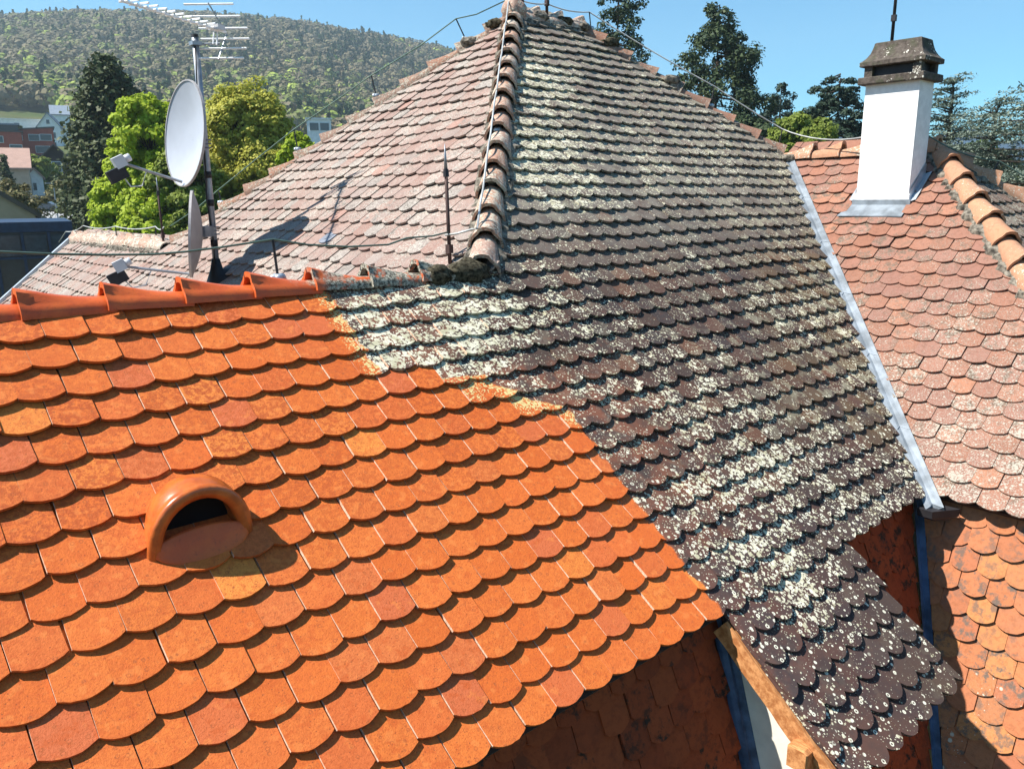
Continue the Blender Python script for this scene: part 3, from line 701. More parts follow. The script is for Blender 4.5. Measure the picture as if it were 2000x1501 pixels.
# ------------------------------------------------------------------ vent tile with a rounded hood
def vent():
    g = G('glazed_clay'); p = g.pos()
    c = g.mix(g.mr(g.noise(p, 16, 4), .35, .65), (.52, .125, .024), (.40, .085, .018))
    c = g.mix(g.M('MULTIPLY', g.mr(g.noise(p, 70, 4, .7), .55, .68), .4), c, (.26, .06, .02))
    mat = g.done(c, .25, 0, .5, g.bump(g.noise(p, 30, 3), .15, .004))
    u0, d0 = .455, 1.345; ns = 18; rings = []
    prof = [(.012, .95, .95, .13), (.0, 1.04, 1.05, .13), (-.018, 1.06, 1.07, .13), (-.036, 1.0, 1.0, .12), (-.07, .985, .98, .10), (-.12, .95, .93, .08), (-.17, .86, .83, .06), (-.215, .72, .66, .045), (-.26, .50, .42, .03), (-.285, .25, .15, .02)]
    Wd, H = .20, .20
    def ring_(dd, kw, kh, tl): return [A.P(u0+Wd*kw*math.cos(math.pi*i/ns), d0+dd-tl*math.sin(math.pi*i/ns), H*kh*math.sin(math.pi*i/ns)**.9-.012) for i in range(ns+1)]
    rings = [ring_(*q) for q in prof]
    inner = [ring_(*q) for q in [(.012, .95, .95, .13), (.016, .85, .85, .13), (-.004, .76, .76, .13), (-.03, .73, .73, .12), (-.1, .68, .68, .08), (-.16, .58, .55, .06), (-.22, .4, .3, .04)]]
    b = MB(); b.loft(rings, close=False); b.loft([r_[::-1] for r_ in inner], close=False)
    o = b.obj('vent_tile', mat, dA1, smooth=True); o['label'] = 'glossy orange clay vent hood with a dark mouth'
    lip = MB()
    xs = [math.cos(math.pi*i/14) for i in range(15)]
    lip.loft([[A.P(u0+Wd*.95*q, d0+dd*(1-q*q)**.5-.01, h*(1-.5*q*q)) for q in xs] for dd, h in ((.085, -.008), (.075, .003), (.05, .012), (.015, .034), (-.03, .058), (-.045, .058), (-.055, -.01))], close=False)
    lip.obj('mouth_lip', MRID, o, smooth=True)
    MB().add([A.P(u0-Wd*.8, d0-.10, .004), A.P(u0+Wd*.8, d0-.10, .004), A.P(u0+Wd*.6, d0-.20, .10), A.P(u0-Wd*.6, d0-.20, .10)], [(0, 1, 2, 3)]).obj('mouth_shade_sheet', plain('vent_shade_black', (.012, .006, .005), .95), o)  # near-black sheet paints the shade inside the hood
vent()
# gable edge of the far left wing
MB().loft([[B.P(-10.06, d, -.02), B.P(-10.14, d, -.02), B.P(-10.14, d, .035), B.P(-10.06, d, .035)] for d in np.linspace(-.02, EV, 6)]).obj('verge_flashing', MZINC, house)

# ------------------------------------------------------------------ mast, dishes, aerial
MGALV = plain('galvanised_steel', (.30, .33, .37), .45, .6, .5, .12, 12)
MDISH = plain('dish_enamel', (.36, .39, .45), .6, 0, .4, .04, 4)
MDISHB = plain('dish_back_grey', (.36, .34, .34), .5, .1, .4, .1, 6)
MALU = plain('bright_aluminium', (.85, .85, .85), .5, .0, .5, .06, 20)
MBLK = plain('black_plastic', (.02, .02, .022), .5)
MLNB = plain('lnb_plastic', (.55, .56, .58), .5, 0, .4, .05)
MX, MY = 2.45, 3.69
mast = empty('antenna_mast', (MX, MY, -.27), label='grey steel mast rising from the pink roof slope', cat='mast')
MB().tube([(MX, MY, -.25), (MX, MY, .6), (MX, MY, 1.2), (MX, MY, 1.94)], .031, 14).obj('pole', MGALV, mast, True)
for z_ in (.08, .46, .72): MB().tube([(MX, MY, z_-.03), (MX, MY, z_+.03)], .034, 14).obj('tape_band', MBLK, mast, True)
MB().tube([(MX, MY, 1.94), (MX, MY, 1.965)], .034, 14, .030).obj('mast_cap', MBLK, mast)
MB().tube([(MX-.02, MY-.035, 1.86), (MX-.035, MY-.03, 1.5), (MX-.02, MY-.036, 1.2), (MX-.03, MY-.034, .8), (MX-.045, MY-.03, .5), (MX-.02, MY-.036, .1), (MX-.03, MY-.036, -.12)], .007, 6).obj('coax_cable', MBLK, mast, True)
bt = MB(); bt.loft([[Vector((MX+r_*math.cos(a), MY+r_*math.sin(a), z_+(r_*math.cos(a)*T if k < 2 else 0))) for a in np.linspace(0, 2*math.pi, 16, endpoint=False)] for k, (z_, r_) in enumerate(((-.285, .17), (-.26, .13), (-.17, .06), (-.07, .037)))])
bt.obj('roof_boot', MBLK, mast, True)

def dish(name, c, n, ry, rz_, depth, label, front, back, lnb, arm0, br):
    n = Vector(n).normalized(); c = Vector(c); root = empty(name, (MX, MY, c.z-rz_), label=label, cat='satellite dish', group='satellite dishes on the mast')
    xa = UP.cross(n).normalized(); ya = n.cross(xa); R_, S_ = 9, 48
    def surf(off, rim):
        v = []
        for i in range(R_+1):
            t = i/R_
            for k in range(S_):
                a = 2*math.pi*k/S_
                v.append(c+xa*(ry*t*math.cos(a))+ya*(rz_*t*math.sin(a))+n*(depth*(t*t-1)+off))
        f = [(i*S_+k, i*S_+(k+1) % S_, (i+1)*S_+(k+1) % S_, (i+1)*S_+k) for i in range(R_) for k in range(S_)]
        return v, f
    v, f = surf(0, 0); mobj('reflector', v, f, front, root, True)
    v, f = surf(-.014, 0); mobj('reflector_back', v, [q[::-1] for q in f], back, root, True)
    rim = MB(); rr = [[c+xa*((ry+a_)*math.cos(t))+ya*((rz_+a_)*math.sin(t))+n*b_ for a_, b_ in ((-.006, .004), (.004, .004), (.007, -.018), (-.004, -.020))] for t in np.linspace(0, 2*math.pi, S_+1)]
    rim.loft(rr, caps=False).obj('rim', back, root)
    L = Vector(lnb); a0 = Vector(arm0)
    MB().tube([a0-n*.02, a0.lerp(L, .5), L], .013, 6).obj('feed_arm', MGALV, root)
    d = (c-L).normalized(); lb = MB(); q = d.to_track_quat('Z', 'Y').to_matrix()
    lb.box(L-d*.03+UP*.02, (.085, .10, .10), q); ob = lb.obj('receiver_head', MLNB, root)
    MB().tube([L+d*.02+UP*.02, L+d*.075+UP*.02], .034, 14).obj('feed_horn', MLNB, ob, True)
    MB().box(L-d*.06-UP*.075+RIGHT*.0, (.08, .11, .16), q).obj('receiver_body', MDARKM, ob)
    MB().tube([L-UP*.13, L-UP*.19+(a0-L)*.1, L-UP*.15+(a0-L)*.3, a0.lerp(L, .6)-UP*.01], .006, 6).obj('feed_cable', MLNB, root)
    b0 = Vector((MX, MY, br)); k = MB()
    bc = c-n*(depth+.01)
    k.box((bc+b0)/2+Vector((0, 0, (br-c.z)*.5)), ((bc-b0).length, .07, .10), Matrix.Rotation(math.atan2((bc-b0).y, (bc-b0).x), 3, 'Z'))
    for z_ in (-.035, 0.0, .035): k.tube([b0+UP*z_-RIGHT*.055-FWD*.04, b0+UP*z_+RIGHT*.075-FWD*.04], .006, 6)
    k.obj('mast_bracket', MGALV, root)
dish('satellite_dish', (2.255, 3.665, 1.085), (-.96, -.075, .13), .405, .475, .10, 'upper white satellite dish turned broadside on the grey mast', MDISH, MDISHB, (1.70, 3.70, .815), (2.17, 3.655, .655), 1.0)
dish('satellite_dish', (2.21, 3.62, .175), (-.93, .40, .10), .36, .40, .09, 'lower grey satellite dish seen edge-on behind the orange ridge', MDISHB, MDISHB, (1.63, 3.80, -.10), (2.18, 3.64, -.20), .20)

yg = empty('television_aerial', (MX, MY, 1.93), label='bright aluminium television aerial with many short rods on the mast top', cat='aerial')
RC = Vector((MX, MY, 1.985))+RIGHT*.235+FWD*.06; bd = (-FWD*.955-RIGHT*.30).normalized(); bs = UP.cross(bd).normalized()
MB().box(RC+bd*.60+UP*.015, (1.30, .018, .018), Matrix((bd, bs, UP)).transposed()).obj('boom', MALU, yg)
for k in range(6):
    t = k-2.5; p = RC+UP*(-t*.092)-RIGHT*(.022*max(0, -t))+bd*(abs(t)*.055-.06)
    MB().tube([p-RIGHT*.225+FWD*0, p+RIGHT*.225], .009, 6).obj('reflector_rod', MALU, yg)
for sgn in (-1, 1):
    MB().tube([RC+bd*-.06, RC+UP*sgn*.24+bd*.09-RIGHT*(.05 if sgn > 0 else 0)], .006, 6).obj('reflector_frame', MGALV, yg)
for k in range(11):
    p = RC+bd*(.16+k*.104)+UP*.02
    for q, z_ in ((-1, .03), (1, -.005)):
        MB().tube([p+bs*.042+UP*z_+bd*q*.012, p-bs*.042+UP*z_+bd*q*.012], .0085, 6).obj('director_rod', MALU, yg)
MB().box(RC+bd*.08+UP*.03, (.10, .11, .045), Matrix((bd, bs, UP)).transposed()).obj('dipole_box', MLNB, yg)
for o_ in (0, .05): MB().tube([RC+bd*(.10+o_)-UP*.12, RC+bd*(.07+o_)], .007, 6).obj('support_strut', MALU, yg)
MB().tube([Vector((MX, MY, 1.88)), RC-UP*.10+bd*.05, RC+bd*.05-UP*.12-RIGHT*.03], .009, 6).obj('mast_clamp', MGALV, yg)
MB().box((MX, MY, 1.885), (.09, .09, .035)).obj('mast_clamp', MGALV, yg)

# ------------------------------------------------------------------ lightning conductors
MGREEN = plain('green_copper_wire', (.10, .16, .13), .6, .3)
MPALEW = plain('pale_conductor_wire', (.46, .47, .46), .5, .3)
MRUST = plain('rusty_iron', (.075, .045, .04), .7, .2)
def wire(name, label, pts, mat, r=.006, feet=(), group='lightning conductor wires', base=None):
    root = empty(name, base or pts[0], label=label, cat='wire', group=group)
    MB().tube(pts, r, 6).obj('conductor', mat, root, True)
    for a, b in feet:
        MB().tube([a, b], .0075, 6).obj('standoff', MDARKM, root)
        lump('standoff_foot', b, (.045, .035, .025), MZINC, 3, root)
    return root
g0 = [Vector(p) if p[0] > 2.3 else CAM+(Vector(p)-CAM)*1.03 for p in [(-2.2, .02, .24), (-1.0, .02, .27), (-.3, .02, .285), (.08, .02, .27), (.28, .02, .25), (.49, .02, .235), (.72, .02, .225), (.87, .02, .23), (1.05, .02, .243), (1.34, .02, .272), (1.54, .02, .235), (1.8, .02, .212), (2.07, .02, .212), (2.34, .22, .235), (2.6, .30, .235), (2.81, .41, .25)]]
wire('conductor_wire', 'dark green wire strung low above the orange ridge', g0, MGREEN, .0062, [(g0[9], Vector((g0[9].x+.005, .125, .055))), (g0[0], Vector((g0[0].x, .125, .05)))])
hc = []
for k in range(17):
    t = k/16; p = Vector((2.95, .18, .15)).lerp(AP, t)+Vector((-.035, .035, .125+.02*math.sin(k*2.1)))
    hc.append(p)
hc = [Vector((2.80, .43, .23)), Vector((2.85, .36, .24)), Vector((2.92, .27, .27))]+hc
wr = wire('conductor_wire', 'pale wire clipped along the near hip up to the apex', hc, MPALEW, .008, [(hc[k], hc[k]+Vector((.03, -.03, -.11))) for k in (6, 9, 12, 15, 17)], base=(2.8, .43, .2))
h2 = [(5.68, 2.98, 2.60), (5.42, 3.24, 2.45), (5.26, 3.4, 2.41), (4.97, 3.69, 2.14), (4.57, 4.09, 1.84), (4.24, 4.42, 1.55), (3.91, 4.75, 1.27), (3.57, 5.09, .94), (3.23, 5.43, .60), (3.01, 5.65, .37), (2.80, 5.9, .19)]
wire('conductor_wire', 'thin wire following the left skyline hip on standoffs', h2, MGREEN, .0065, [((5.26, 3.4, 2.41), (5.33, 3.33, 2.20)), ((4.57, 4.09, 1.84), (4.6, 4.06, 1.62)), ((3.91, 4.75, 1.27), (3.93, 4.73, 1.05)), ((3.23, 5.43, .6), (3.25, 5.41, .46))])
w2 = sum([sag(a, b, 6, .035) for a, b in zip([(2.74, 5.95, .18), (2.74, 6.25, .18), (2.74, 7.9, .15), (2.74, 9.57, .13)], [(2.74, 6.25, .18), (2.74, 7.9, .15), (2.74, 9.57, .13), (2.70, 10.5, .02)])], [])+[Vector((2.6, 10.6, -.15))]
w2 = [p for k, p in enumerate(w2) if k == 0 or (p-w2[k-1]).length > 1e-4]
wire('conductor_wire', 'pale green wire looping over the far left ridge', w2, MPALEW, .0075, [((2.74, 6.25, .185), (2.74, 6.27, .0)), ((2.74, 7.9, .155), (2.74, 7.92, -.02)), ((2.74, 9.57, .135), (2.74, 9.6, -.03))])
r0 = sag((5.72, 2.95, 2.62), (6.22, 2.95, 2.62), 6, .03)+sag((6.22, 2.95, 2.62), (6.87, 2.90, 2.61), 6, .03)[1:]+sag((6.87, 2.9, 2.61), (7.89, 1.81, 1.75), 8, .02)[1:]+sag((7.89, 1.81, 1.75), (8.47, 1.22, 1.25), 6, .01)[1:]+sag((8.47, 1.22, 1.25), (8.14, -.10, 1.10), 9, .09)[1:]
wire('conductor_wire', 'wire running from the apex down the right skyline to the chimney', r0, MPALEW, .007, [((6.87, 2.9, 2.61), (6.88, 2.88, 2.43)), ((7.89, 1.81, 1.75), (7.87, 1.83, 1.53)), ((8.47, 1.22, 1.25), (8.44, 1.24, 1.02))])
rr0 = sag((8.14, -.60, 1.05), (8.85, -1.05, .80), 5, .05)+sag((8.85, -1.05, .80), (9.9, -2.1, .05), 6, .03)[1:]
wire('conductor_wire', 'green wire beyond the right hip against the cedar', rr0, MGREEN, .0065, [((8.85, -1.05, .80), (8.80, -1.0, .62))])
def rod(base, top, label, tip=True, mat=MRUST, r=.014):
    root = empty('lightning_rod', base, label=label, cat='lightning rod', group='lightning rods'); b, t = Vector(base), Vector(top)
    MB().tube([b, b.lerp(t, .8)], r, 8, r*.85).obj('rod_shaft', mat, root, True)
    MB().tube([b.lerp(t, .74), b.lerp(t, .80)], r*1.5, 8, r*1.3).obj('rod_collar', MDARKM, root)
    MB().tube([b.lerp(t, .80), b.lerp(t, .9), t], r*.95, 8, .002).obj('rod_tip', MGALV, root, True)
    MB().box(b.lerp(t, .16), (.035, .045, .06)).obj('wire_clamp', mat, root); return root
rod((2.83, .42, .0), (2.82, .43, .84), 'slim rusty lightning rod in front of the pink slope near the hip foot')
rod((2.74, 6.02, -.05), (2.73, 6.0, .76), 'rusty lightning rod on the far left ridge before the trees')
rod((6.22, 2.95, 2.44), (6.22, 2.95, 3.6), 'dark lightning rod on the top ridge cut off by the upper edge', r=.018)
rod((5.83, 2.95, 2.5), (5.83, 2.95, 3.0), 'short thin rod just right of the roof apex', r=.006)
rod((8.02, -.20, 1.93), (8.02, -.20, 3.6), 'tall dark lightning rod standing on the white chimney', mat=MDARKM, r=.017)
# loose slate-grey replacement tile and a roof snow hook
for u, d in ((-2.36, -.19),):
    o = mobj('slate_patch', *tile_geo(ccw(outline(W_-.004, .2, .036, 5)), .131)[:2], plain('slate_grey', (.20, .215, .25), .6), dB)
    M_ = Matrix((B.U, B.Y, B.N)).transposed().to_4x4(); M_.translation = B.P(u, d, .010); o.matrix_parent_inverse = Matrix.Identity(4); o.matrix_basis = M_

# ------------------------------------------------------------------ vegetation
def leaf_mat(name, cols, trans=.28, rough=.6):
    g = G(name); a = g.attr('rnd').outputs['Fac']
    o = g.t.nodes.new('ShaderNodeObjectInfo')
    return g.done(g.ramp(a, [(k/(len(cols)-1), c) for k, c in enumerate(cols)]), rough, 0, .2, None, trans)
def quads(C_, N_, size, rnd, asp=.65):
    """leaf-sized quads at centres C_, facing N_"""
    n = len(C_); N_ = N_/np.maximum(1e-6, np.linalg.norm(N_, axis=1))[:, None]
    R_ = rng.normal(size=(n, 3)); t1 = np.cross(N_, R_); t1 /= np.maximum(1e-6, np.linalg.norm(t1, axis=1))[:, None]; t2 = np.cross(N_, t1)
    s1 = (size*.5)[:, None]*t1; s2 = (size*.5*asp)[:, None]*t2
    k = rng.uniform(.55, 1.0, (n, 1))
    V = np.stack([C_-s1-s2*k, C_+s1*.9-s2, C_+s1+s2*k, C_-s1*.8+s2], 1).reshape(-1, 3)
    return V, rnd
def quad_obj(name, V, rnd, mat, parent=None):
    n = len(V)//4; me = bpy.data.meshes.new(name); me.vertices.add(n*4); me.vertices.foreach_set('co', V.astype(np.float32).ravel())
    me.loops.add(n*4); me.loops.foreach_set('vertex_index', np.arange(n*4, dtype=np.int32)); me.polygons.add(n)
    me.polygons.foreach_set('loop_start', np.arange(0, n*4, 4, dtype=np.int32)); me.update(calc_edges=True)
    at = me.attributes.new('rnd', 'FLOAT', 'FACE'); at.data.foreach_set('value', rnd.astype(np.float32)); me.materials.append(mat)
    o = bpy.data.objects.new(name, me); COL.objects.link(o)
    if parent: par(o, parent)
    return o
MBARK = plain('bark', (.085, .065, .05), .95, 0, .1, .3, 6)
def broad(name, label, base, top, rad, mat, nclump=70, per=150, size=.22, squash=1., open_=.0, group=None, low=.0, seed=1, lobes=None, cat='tree'):
    """broadleaf tree: trunk, limbs, clumps of leaf quads; `lobes` = extra crown centres (dx, dy, z, r)"""
    r_ = np.random.default_rng(seed); b = Vector(base); H = top-b.z
    root = empty(name, b, label=label, cat=cat, group=group)
    cz = top-rad*squash; crowns = [(b.x, b.y, cz, rad, rad*squash)]+[((b+RIGHT*l[0]+FWD*l[1]).x, (b+RIGHT*l[0]+FWD*l[1]).y, l[2], l[3], l[3]*squash) for l in (lobes or [])]
    tk = MB(); tk.tube([b-UP*.4, b+UP*H*.25+Vector((.1, .05, 0)), Vector((b.x, b.y, cz)), Vector((b.x+.2, b.y, top-rad*.4))], .035*H**.9*.6, 8, .03)
    vs_, ns_, rs_, ss_ = [], [], [], []
    for ci, (x, y, z, rh, rv) in enumerate(crowns):
        m_ = int(nclump*(rh/rad)**2)
        for k in range(m_):
            d = r_.normal(size=3); d /= np.linalg.norm(d); d[2] = abs(d[2]) if r_.random() < .35 else d[2]
            f_ = r_.uniform(.45, 1.0)**.6*(1+r_.normal()*.07); c = np.array([x, y, z])+d*np.array([rh, rh, rv])*f_
            if c[2] < b.z+low: continue
            if r_.random() < open_: continue
            cr = rad*r_.uniform(.14, .30); n = int(per*r_.uniform(.6, 1.3)); q = r_.normal(size=(n, 3)); q /= np.linalg.norm(q, axis=1)[:, None]
            p = c+q*np.array([cr, cr, cr*.75])*(r_.random((n, 1))**.4)
            vs_.append(p); ns_.append(q+d*.5+np.array([0, 0, .5])+r_.normal(size=(n, 3))*.6); rs_.append(np.clip(r_.normal(r_.uniform(.3, .7), .13, n), 0, 1)); ss_.append(size*r_.uniform(.6, 1.4, n))
            if k % 6 == 0: tk.tube([Vector((x, y, z-rv*.5)), Vector((x, y, z-rv*.5)).lerp(Vector(c), .55)+UP*.1, Vector(c)], .05*rad/3, 5, .012)
    tk.obj('trunk', MBARK, root)
    V, R2 = quads(np.concatenate(vs_), np.concatenate(ns_), np.concatenate(ss_), np.concatenate(rs_)); quad_obj('crown', V, R2, mat, root); return root
def conifer(name, label, base, top, rad, mat, nb=130, per=70, size=.2, droop=.25, z0=.12, shape=.8, layered=False, tilt=0., group=None, seed=1, gaps=.1, flat=.35):
    """conifer: trunk with radial limbs that carry sprays of needles-sized quads"""
    r_ = np.random.default_rng(seed); b = Vector(base); H = top-b.z; root = empty(name, b, label=label, cat='tree', group=group)
    tk = MB(); tk.tube([b-UP*.4, b+UP*H*.5, b+UP*H*.97], .022*H, 8, .02)
    vs_, ns_, rs_, ss_ = [], [], [], []
    for k in range(nb):
        t = z0+(1-z0)*((k+r_.random())/nb)
        if layered: t = z0+(1-z0)*(round((t-z0)/(1-z0)*11)/11+r_.normal()*.012)
        if r_.random() < gaps: continue
        a = k*2.39996+r_.normal()*.3; L = rad*(max(.02, 1-t)/(1-z0))**shape*r_.uniform(.6, 1.12)
        if t > .97: L = max(L, .25)
        h = b.z+H*t; st = np.array([b.x, b.y, h]); dr = np.array([math.cos(a), math.sin(a), 0.])
        en = st+dr*L+np.array([0, 0, -droop*L+tilt*L])
        if L > .5 and k % 3 == 0: tk.tube([st, st+(en-st)*.5+np.array([0, 0, .06*L]), en], .012*H*.35, 4, .01)
        n = int(per*max(.3, L/rad+.15)); q = r_.random(n)**.6
        p = st+(en-st)*q[:, None]+np.array([0, 0, .10*L])*(np.sin(q*3.1))[:, None]
        wd = (.10+.20*L*np.sin(np.clip(q, .1, .95)*3.0))
        p = p+r_.normal(size=(n, 3))*np.stack([wd, wd, wd*flat+.03], 1)
        vs_.append(p); ns_.append(np.array([0, 0, .9])+dr*.5+r_.normal(size=(n, 3))*.55); rs_.append(np.clip(r_.normal(r_.uniform(.3, .7), .15, n), 0, 1)); ss_.append(size*r_.uniform(.6, 1.4, n))
    tk.obj('trunk', MBARK, root)
    V, R2 = quads(np.concatenate(vs_), np.concatenate(ns_), np.concatenate(ss_), np.concatenate(rs_)); quad_obj('crown', V, R2, mat, root); return root
def place(px, r, py=395):
    p = sight(px, py, r); return (p.x, p.y, ground(p.x, p.y))
def ztop(px, py, r): return sight(px, py, r).z
LM_LIME = leaf_mat('leaf_lime', [(.22, .30, .02), (.37, .47, .035), (.52, .60, .07)], .42)
LM_OLIVE = leaf_mat('leaf_olive', [(.28, .29, .04), (.45, .44, .07), (.62, .58, .12)], .4)
LM_FIR = leaf_mat('needle_fir', [(.032, .050, .020), (.062, .082, .030), (.115, .125, .050)], .1)
LM_SEQ = leaf_mat('needle_sequoia', [(.020, .038, .020), (.045, .070, .030), (.095, .12, .048)], .1)
LM_PINE = leaf_mat('needle_pine', [(.016, .034, .024), (.030, .052, .034), (.055, .080, .045)], .08)
LM_CEDAR = leaf_mat('needle_blue_cedar', [(.075, .105, .080), (.14, .175, .14), (.23, .26, .19)], .1)
LM_YG = leaf_mat('leaf_yellow_green', [(.12, .16, .025), (.19, .24, .04), (.26, .31, .06)], .35)
LM_MID = leaf_mat('leaf_mid_green', [(.05, .085, .02), (.085, .13, .03), (.13, .18, .045)], .3)
LM_TWIG = leaf_mat('budding_twigs', [(.11, .10, .045), (.17, .15, .06), (.22, .21, .08)], .2)

conifer('fir_tree', 'tall dark green fir left of the satellite dish', place(205, 78, 112), ztop(205, 112, 78), 5.6, LM_FIR, 460, 105, .34, .12, .02, .50, seed=5, gaps=.04, flat=.8)
broad('lime_tree', 'bright lime green tree behind the satellite dish', place(284, 46, 186), ztop(284, 186, 46), 1.7, LM_LIME, 170, 130, .17, 1.15, .05, seed=3, lobes=[(-1.0, .6, 1.7, 1.5), (-1.6, .4, -.2, 1.9), (-1.9, .2, -2.2, 1.8), (1.2, -.4, 1.6, 1.4), (.6, -.6, -1.2, 2.3)])
broad('maple_tree', 'olive yellow maple in young leaf right of the mast', place(478, 48, 168), ztop(478, 168, 48), 2.2, LM_OLIVE, 260, 135, .16, 1.05, .05, seed=4, lobes=[(-1.2, .6, 2.4, 1.7), (1.2, -.5, 2.0, 1.9), (0, 0, .4, 2.7)])
broad('green_tree', 'fresh green tree low behind the mast foot', place(365, 44), ztop(365, 285, 44), 1.6, LM_YG, 110, 120, .17, 1.1, .05, seed=8, lobes=[(-.9, .7, -.4, 1.5), (.8, -.6, -.3, 1.5)])
broad('green_bush', 'bright green treetop just above the left skyline hip', place(592, 40), ztop(592, 258, 40), .95, LM_LIME, 50, 100, .15, 1.2, .0, seed=9)
broad('budding_tree', 'pale budding tree on the left edge above the road', place(18, 66), ztop(30, 345, 66), 2.2, LM_TWIG, 90, 90, .16, 1.1, .1, seed=10, lobes=[(1.0, -.6, -1.4, 1.6)])
broad('garden_tree', 'yellow green rounded tree beside the dark chalet', place(66, 150), ztop(64, 300, 150), 4.0, LM_YG, 80, 80, .55, .8, .0, seed=12)
broad('garden_tree', 'pale green round tree between the white and red buildings', place(43, 262), ztop(43, 246, 262), 5.0, LM_MID, 60, 70, .8, .9, .0, seed=13)
conifer('fir_tree', 'small dark fir beside the pale tiled roof', place(19, 128), ztop(19, 303, 128), 1.5, LM_FIR, 110, 40, .35, .2, .05, .8, seed=15)
broad('street_bush', 'brownish shrub at the roadside by the lamp post', place(126, 112), ztop(124, 352, 112), 2.0, LM_TWIG, 60, 60, .3, .9, .1, seed=16)
# right-hand park trees
def ragged(name, label, px, r, top_px, bot_px, w0, w1, mat, n, seed, rc=.9, per=120, size=.2, squash=.8, trunk_r=.3, hole=.1):
    """old conifer with a ragged crown: foliage clumps hung irregularly round a long trunk"""
    r_ = np.random.default_rng(seed); b = Vector(place(px, r)); zt, zb = ztop(px, top_px, r), ztop(px, bot_px, r); k_ = r/1590
    root = empty(name, b, label=label, cat='tree'); tk = MB(); tk.tube([b-UP*.4, Vector((b.x, b.y, (b.z+zt)/2)), Vector((b.x, b.y, zt-.4))], trunk_r, 8, .04)
    vs_, ns_, rs_, ss_ = [], [], [], []
    for k in range(n):
        t = r_.random()**.85; hw = (w0+(w1-w0)*min(1, t*1.15)**.8)*k_*(1+.22*math.sin(t*17+seed))
        a = r_.uniform(0, 2*math.pi); rad = hw*r_.uniform(.15, 1.0)**.5; z = zt-(zt-zb)*t-rc*.4
        if r_.random() < hole: continue
        c = np.array([b.x+rad*math.cos(a), b.y+rad*math.sin(a), z-.12*rad]); cr = rc*r_.uniform(.45, 1.15)*(.55+.45*min(1, t*2.5))
        if k % 4 == 0: tk.tube([Vector((b.x, b.y, z+.2)), Vector(c)], .07, 5, .02)
        m_ = int(per*r_.uniform(.6, 1.2)*(cr/rc)); q = r_.normal(size=(m_, 3)); q /= np.linalg.norm(q, axis=1)[:, None]
        vs_.append(c+q*np.array([cr, cr, cr*squash])*(r_.random((m_, 1))**.45)); ns_.append(q+np.array([0, 0, .7])+r_.normal(size=(m_, 3))*.5)
        rs_.append(np.clip(r_.normal(r_.uniform(.25, .7), .15, m_), 0, 1)); ss_.append(size*r_.uniform(.6, 1.4, m_))
    tk.obj('trunk', MBARK, root)
    V, R2 = quads(np.concatenate(vs_), np.concatenate(ns_), np.concatenate(ss_), np.concatenate(rs_)); quad_obj('crown', V, R2, mat, root)
ragged('sequoia_tree', 'tallest conifer on the right skyline with ragged crown', 1388, 72, 0, 260, 14, 112, LM_SEQ, 230, 21, 1.0, 150, .21)
ragged('conifer_tree', 'sparse conifer rising above the top ridge', 1200, 66, -60, 120, 22, 66, LM_SEQ, 75, 22, .75, 130, .18, trunk_r=.22, hole=.2)
ragged('spruce_tree', 'small dark conifer between the tallest tree and the pine', 1512, 95, 160, 270, 8, 44, LM_PINE, 110, 23, .8, 110, .24)
ragged('pine_tree', 'flat-topped dark pine with bare trunk left of the chimney', 1622, 62, 142, 268, 30, 58, LM_PINE, 190, 24, .62, 120, .16, .45, .14, .12)
broad('round_tree', 'yellow green round tree behind the right wing ridge', place(1560, 44), ztop(1560, 218, 44), 1.5, LM_YG, 130, 110, .15, .9, .0, seed=25, lobes=[(-.7, .3, 2.6, 1.0), (.6, 0, 2.3, 1.3)])
def cedar(label, px, r, top_px, bot_px, w0, w1, seed, lv=13, mat=None):
    """cedar: flat plates of foliage in tiers"""
    r_ = np.random.default_rng(seed); b = Vector(place(px, r)); zt, zb = ztop(px, top_px, r), ztop(px, bot_px, r); k_ = r/1590
    root = empty('cedar_tree', b, label=label, cat='tree', group='cedars on the right'); tk = MB(); tk.tube([b-UP*.4, Vector((b.x, b.y, zt-.3))], .35, 8, .06)
    vs_, ns_, rs_, ss_ = [], [], [], []
    for k in range(lv):
        t = k/(lv-1); z0 = zt-(zt-zb)*t; hw = (w0+(w1-w0)*t**.6)*k_
        for j in range(7+int(9*t)):
            a = r_.uniform(0, 6.283); rad = hw*r_.uniform(.2, 1.); z = z0+r_.normal()*.16+rad*r_.uniform(-.06, .10); c = np.array([b.x+rad*math.cos(a), b.y+rad*math.sin(a), z]); cr = r_.uniform(.5, 1.15)*(.5+hw*.16); m_ = int(150*cr)
            q = r_.normal(size=(m_, 3))*np.array([.55, .55, .07])*cr; q[:, 2] -= .10*(q[:, 0]**2+q[:, 1]**2)
            vs_.append(c+q); ns_.append(np.array([0, 0, 1.])+r_.normal(size=(m_, 3))*.45); rs_.append(np.clip(r_.normal(r_.uniform(.25, .75), .16, m_), 0, 1)); ss_.append(.15*r_.uniform(.6, 1.4, m_))
            if j % 2 == 0: tk.tube([Vector((b.x, b.y, z-.3)), Vector(c)-UP*.05], .06, 5, .015)
    tk.obj('trunk', MBARK, root)
    V, R2 = quads(np.concatenate(vs_), np.concatenate(ns_), np.concatenate(ss_), np.concatenate(rs_), .4); quad_obj('crown', V, R2, mat or LM_CEDAR, root)
cedar('grey green cedar crown just right of the chimney', 1838, 54, 163, 330, 20, 75, 26, 9)
cedar('blue grey cedar in the middle of the right-hand cedars', 1925, 50, 205, 420, 30, 130, 27, 12)
cedar('wide spreading blue cedar at the right edge', 2040, 46, 160, 440, 60, 190, 31, 14)
broad('park_tree', 'dull green tree filling below the cedars', place(1880, 58), ztop(1870, 275, 58), 2.4, LM_MID, 120, 110, .2, .9, .0, seed=28, lobes=[(2.2, .3, .2, 2.2), (5., 0, -.6, 2.4)])
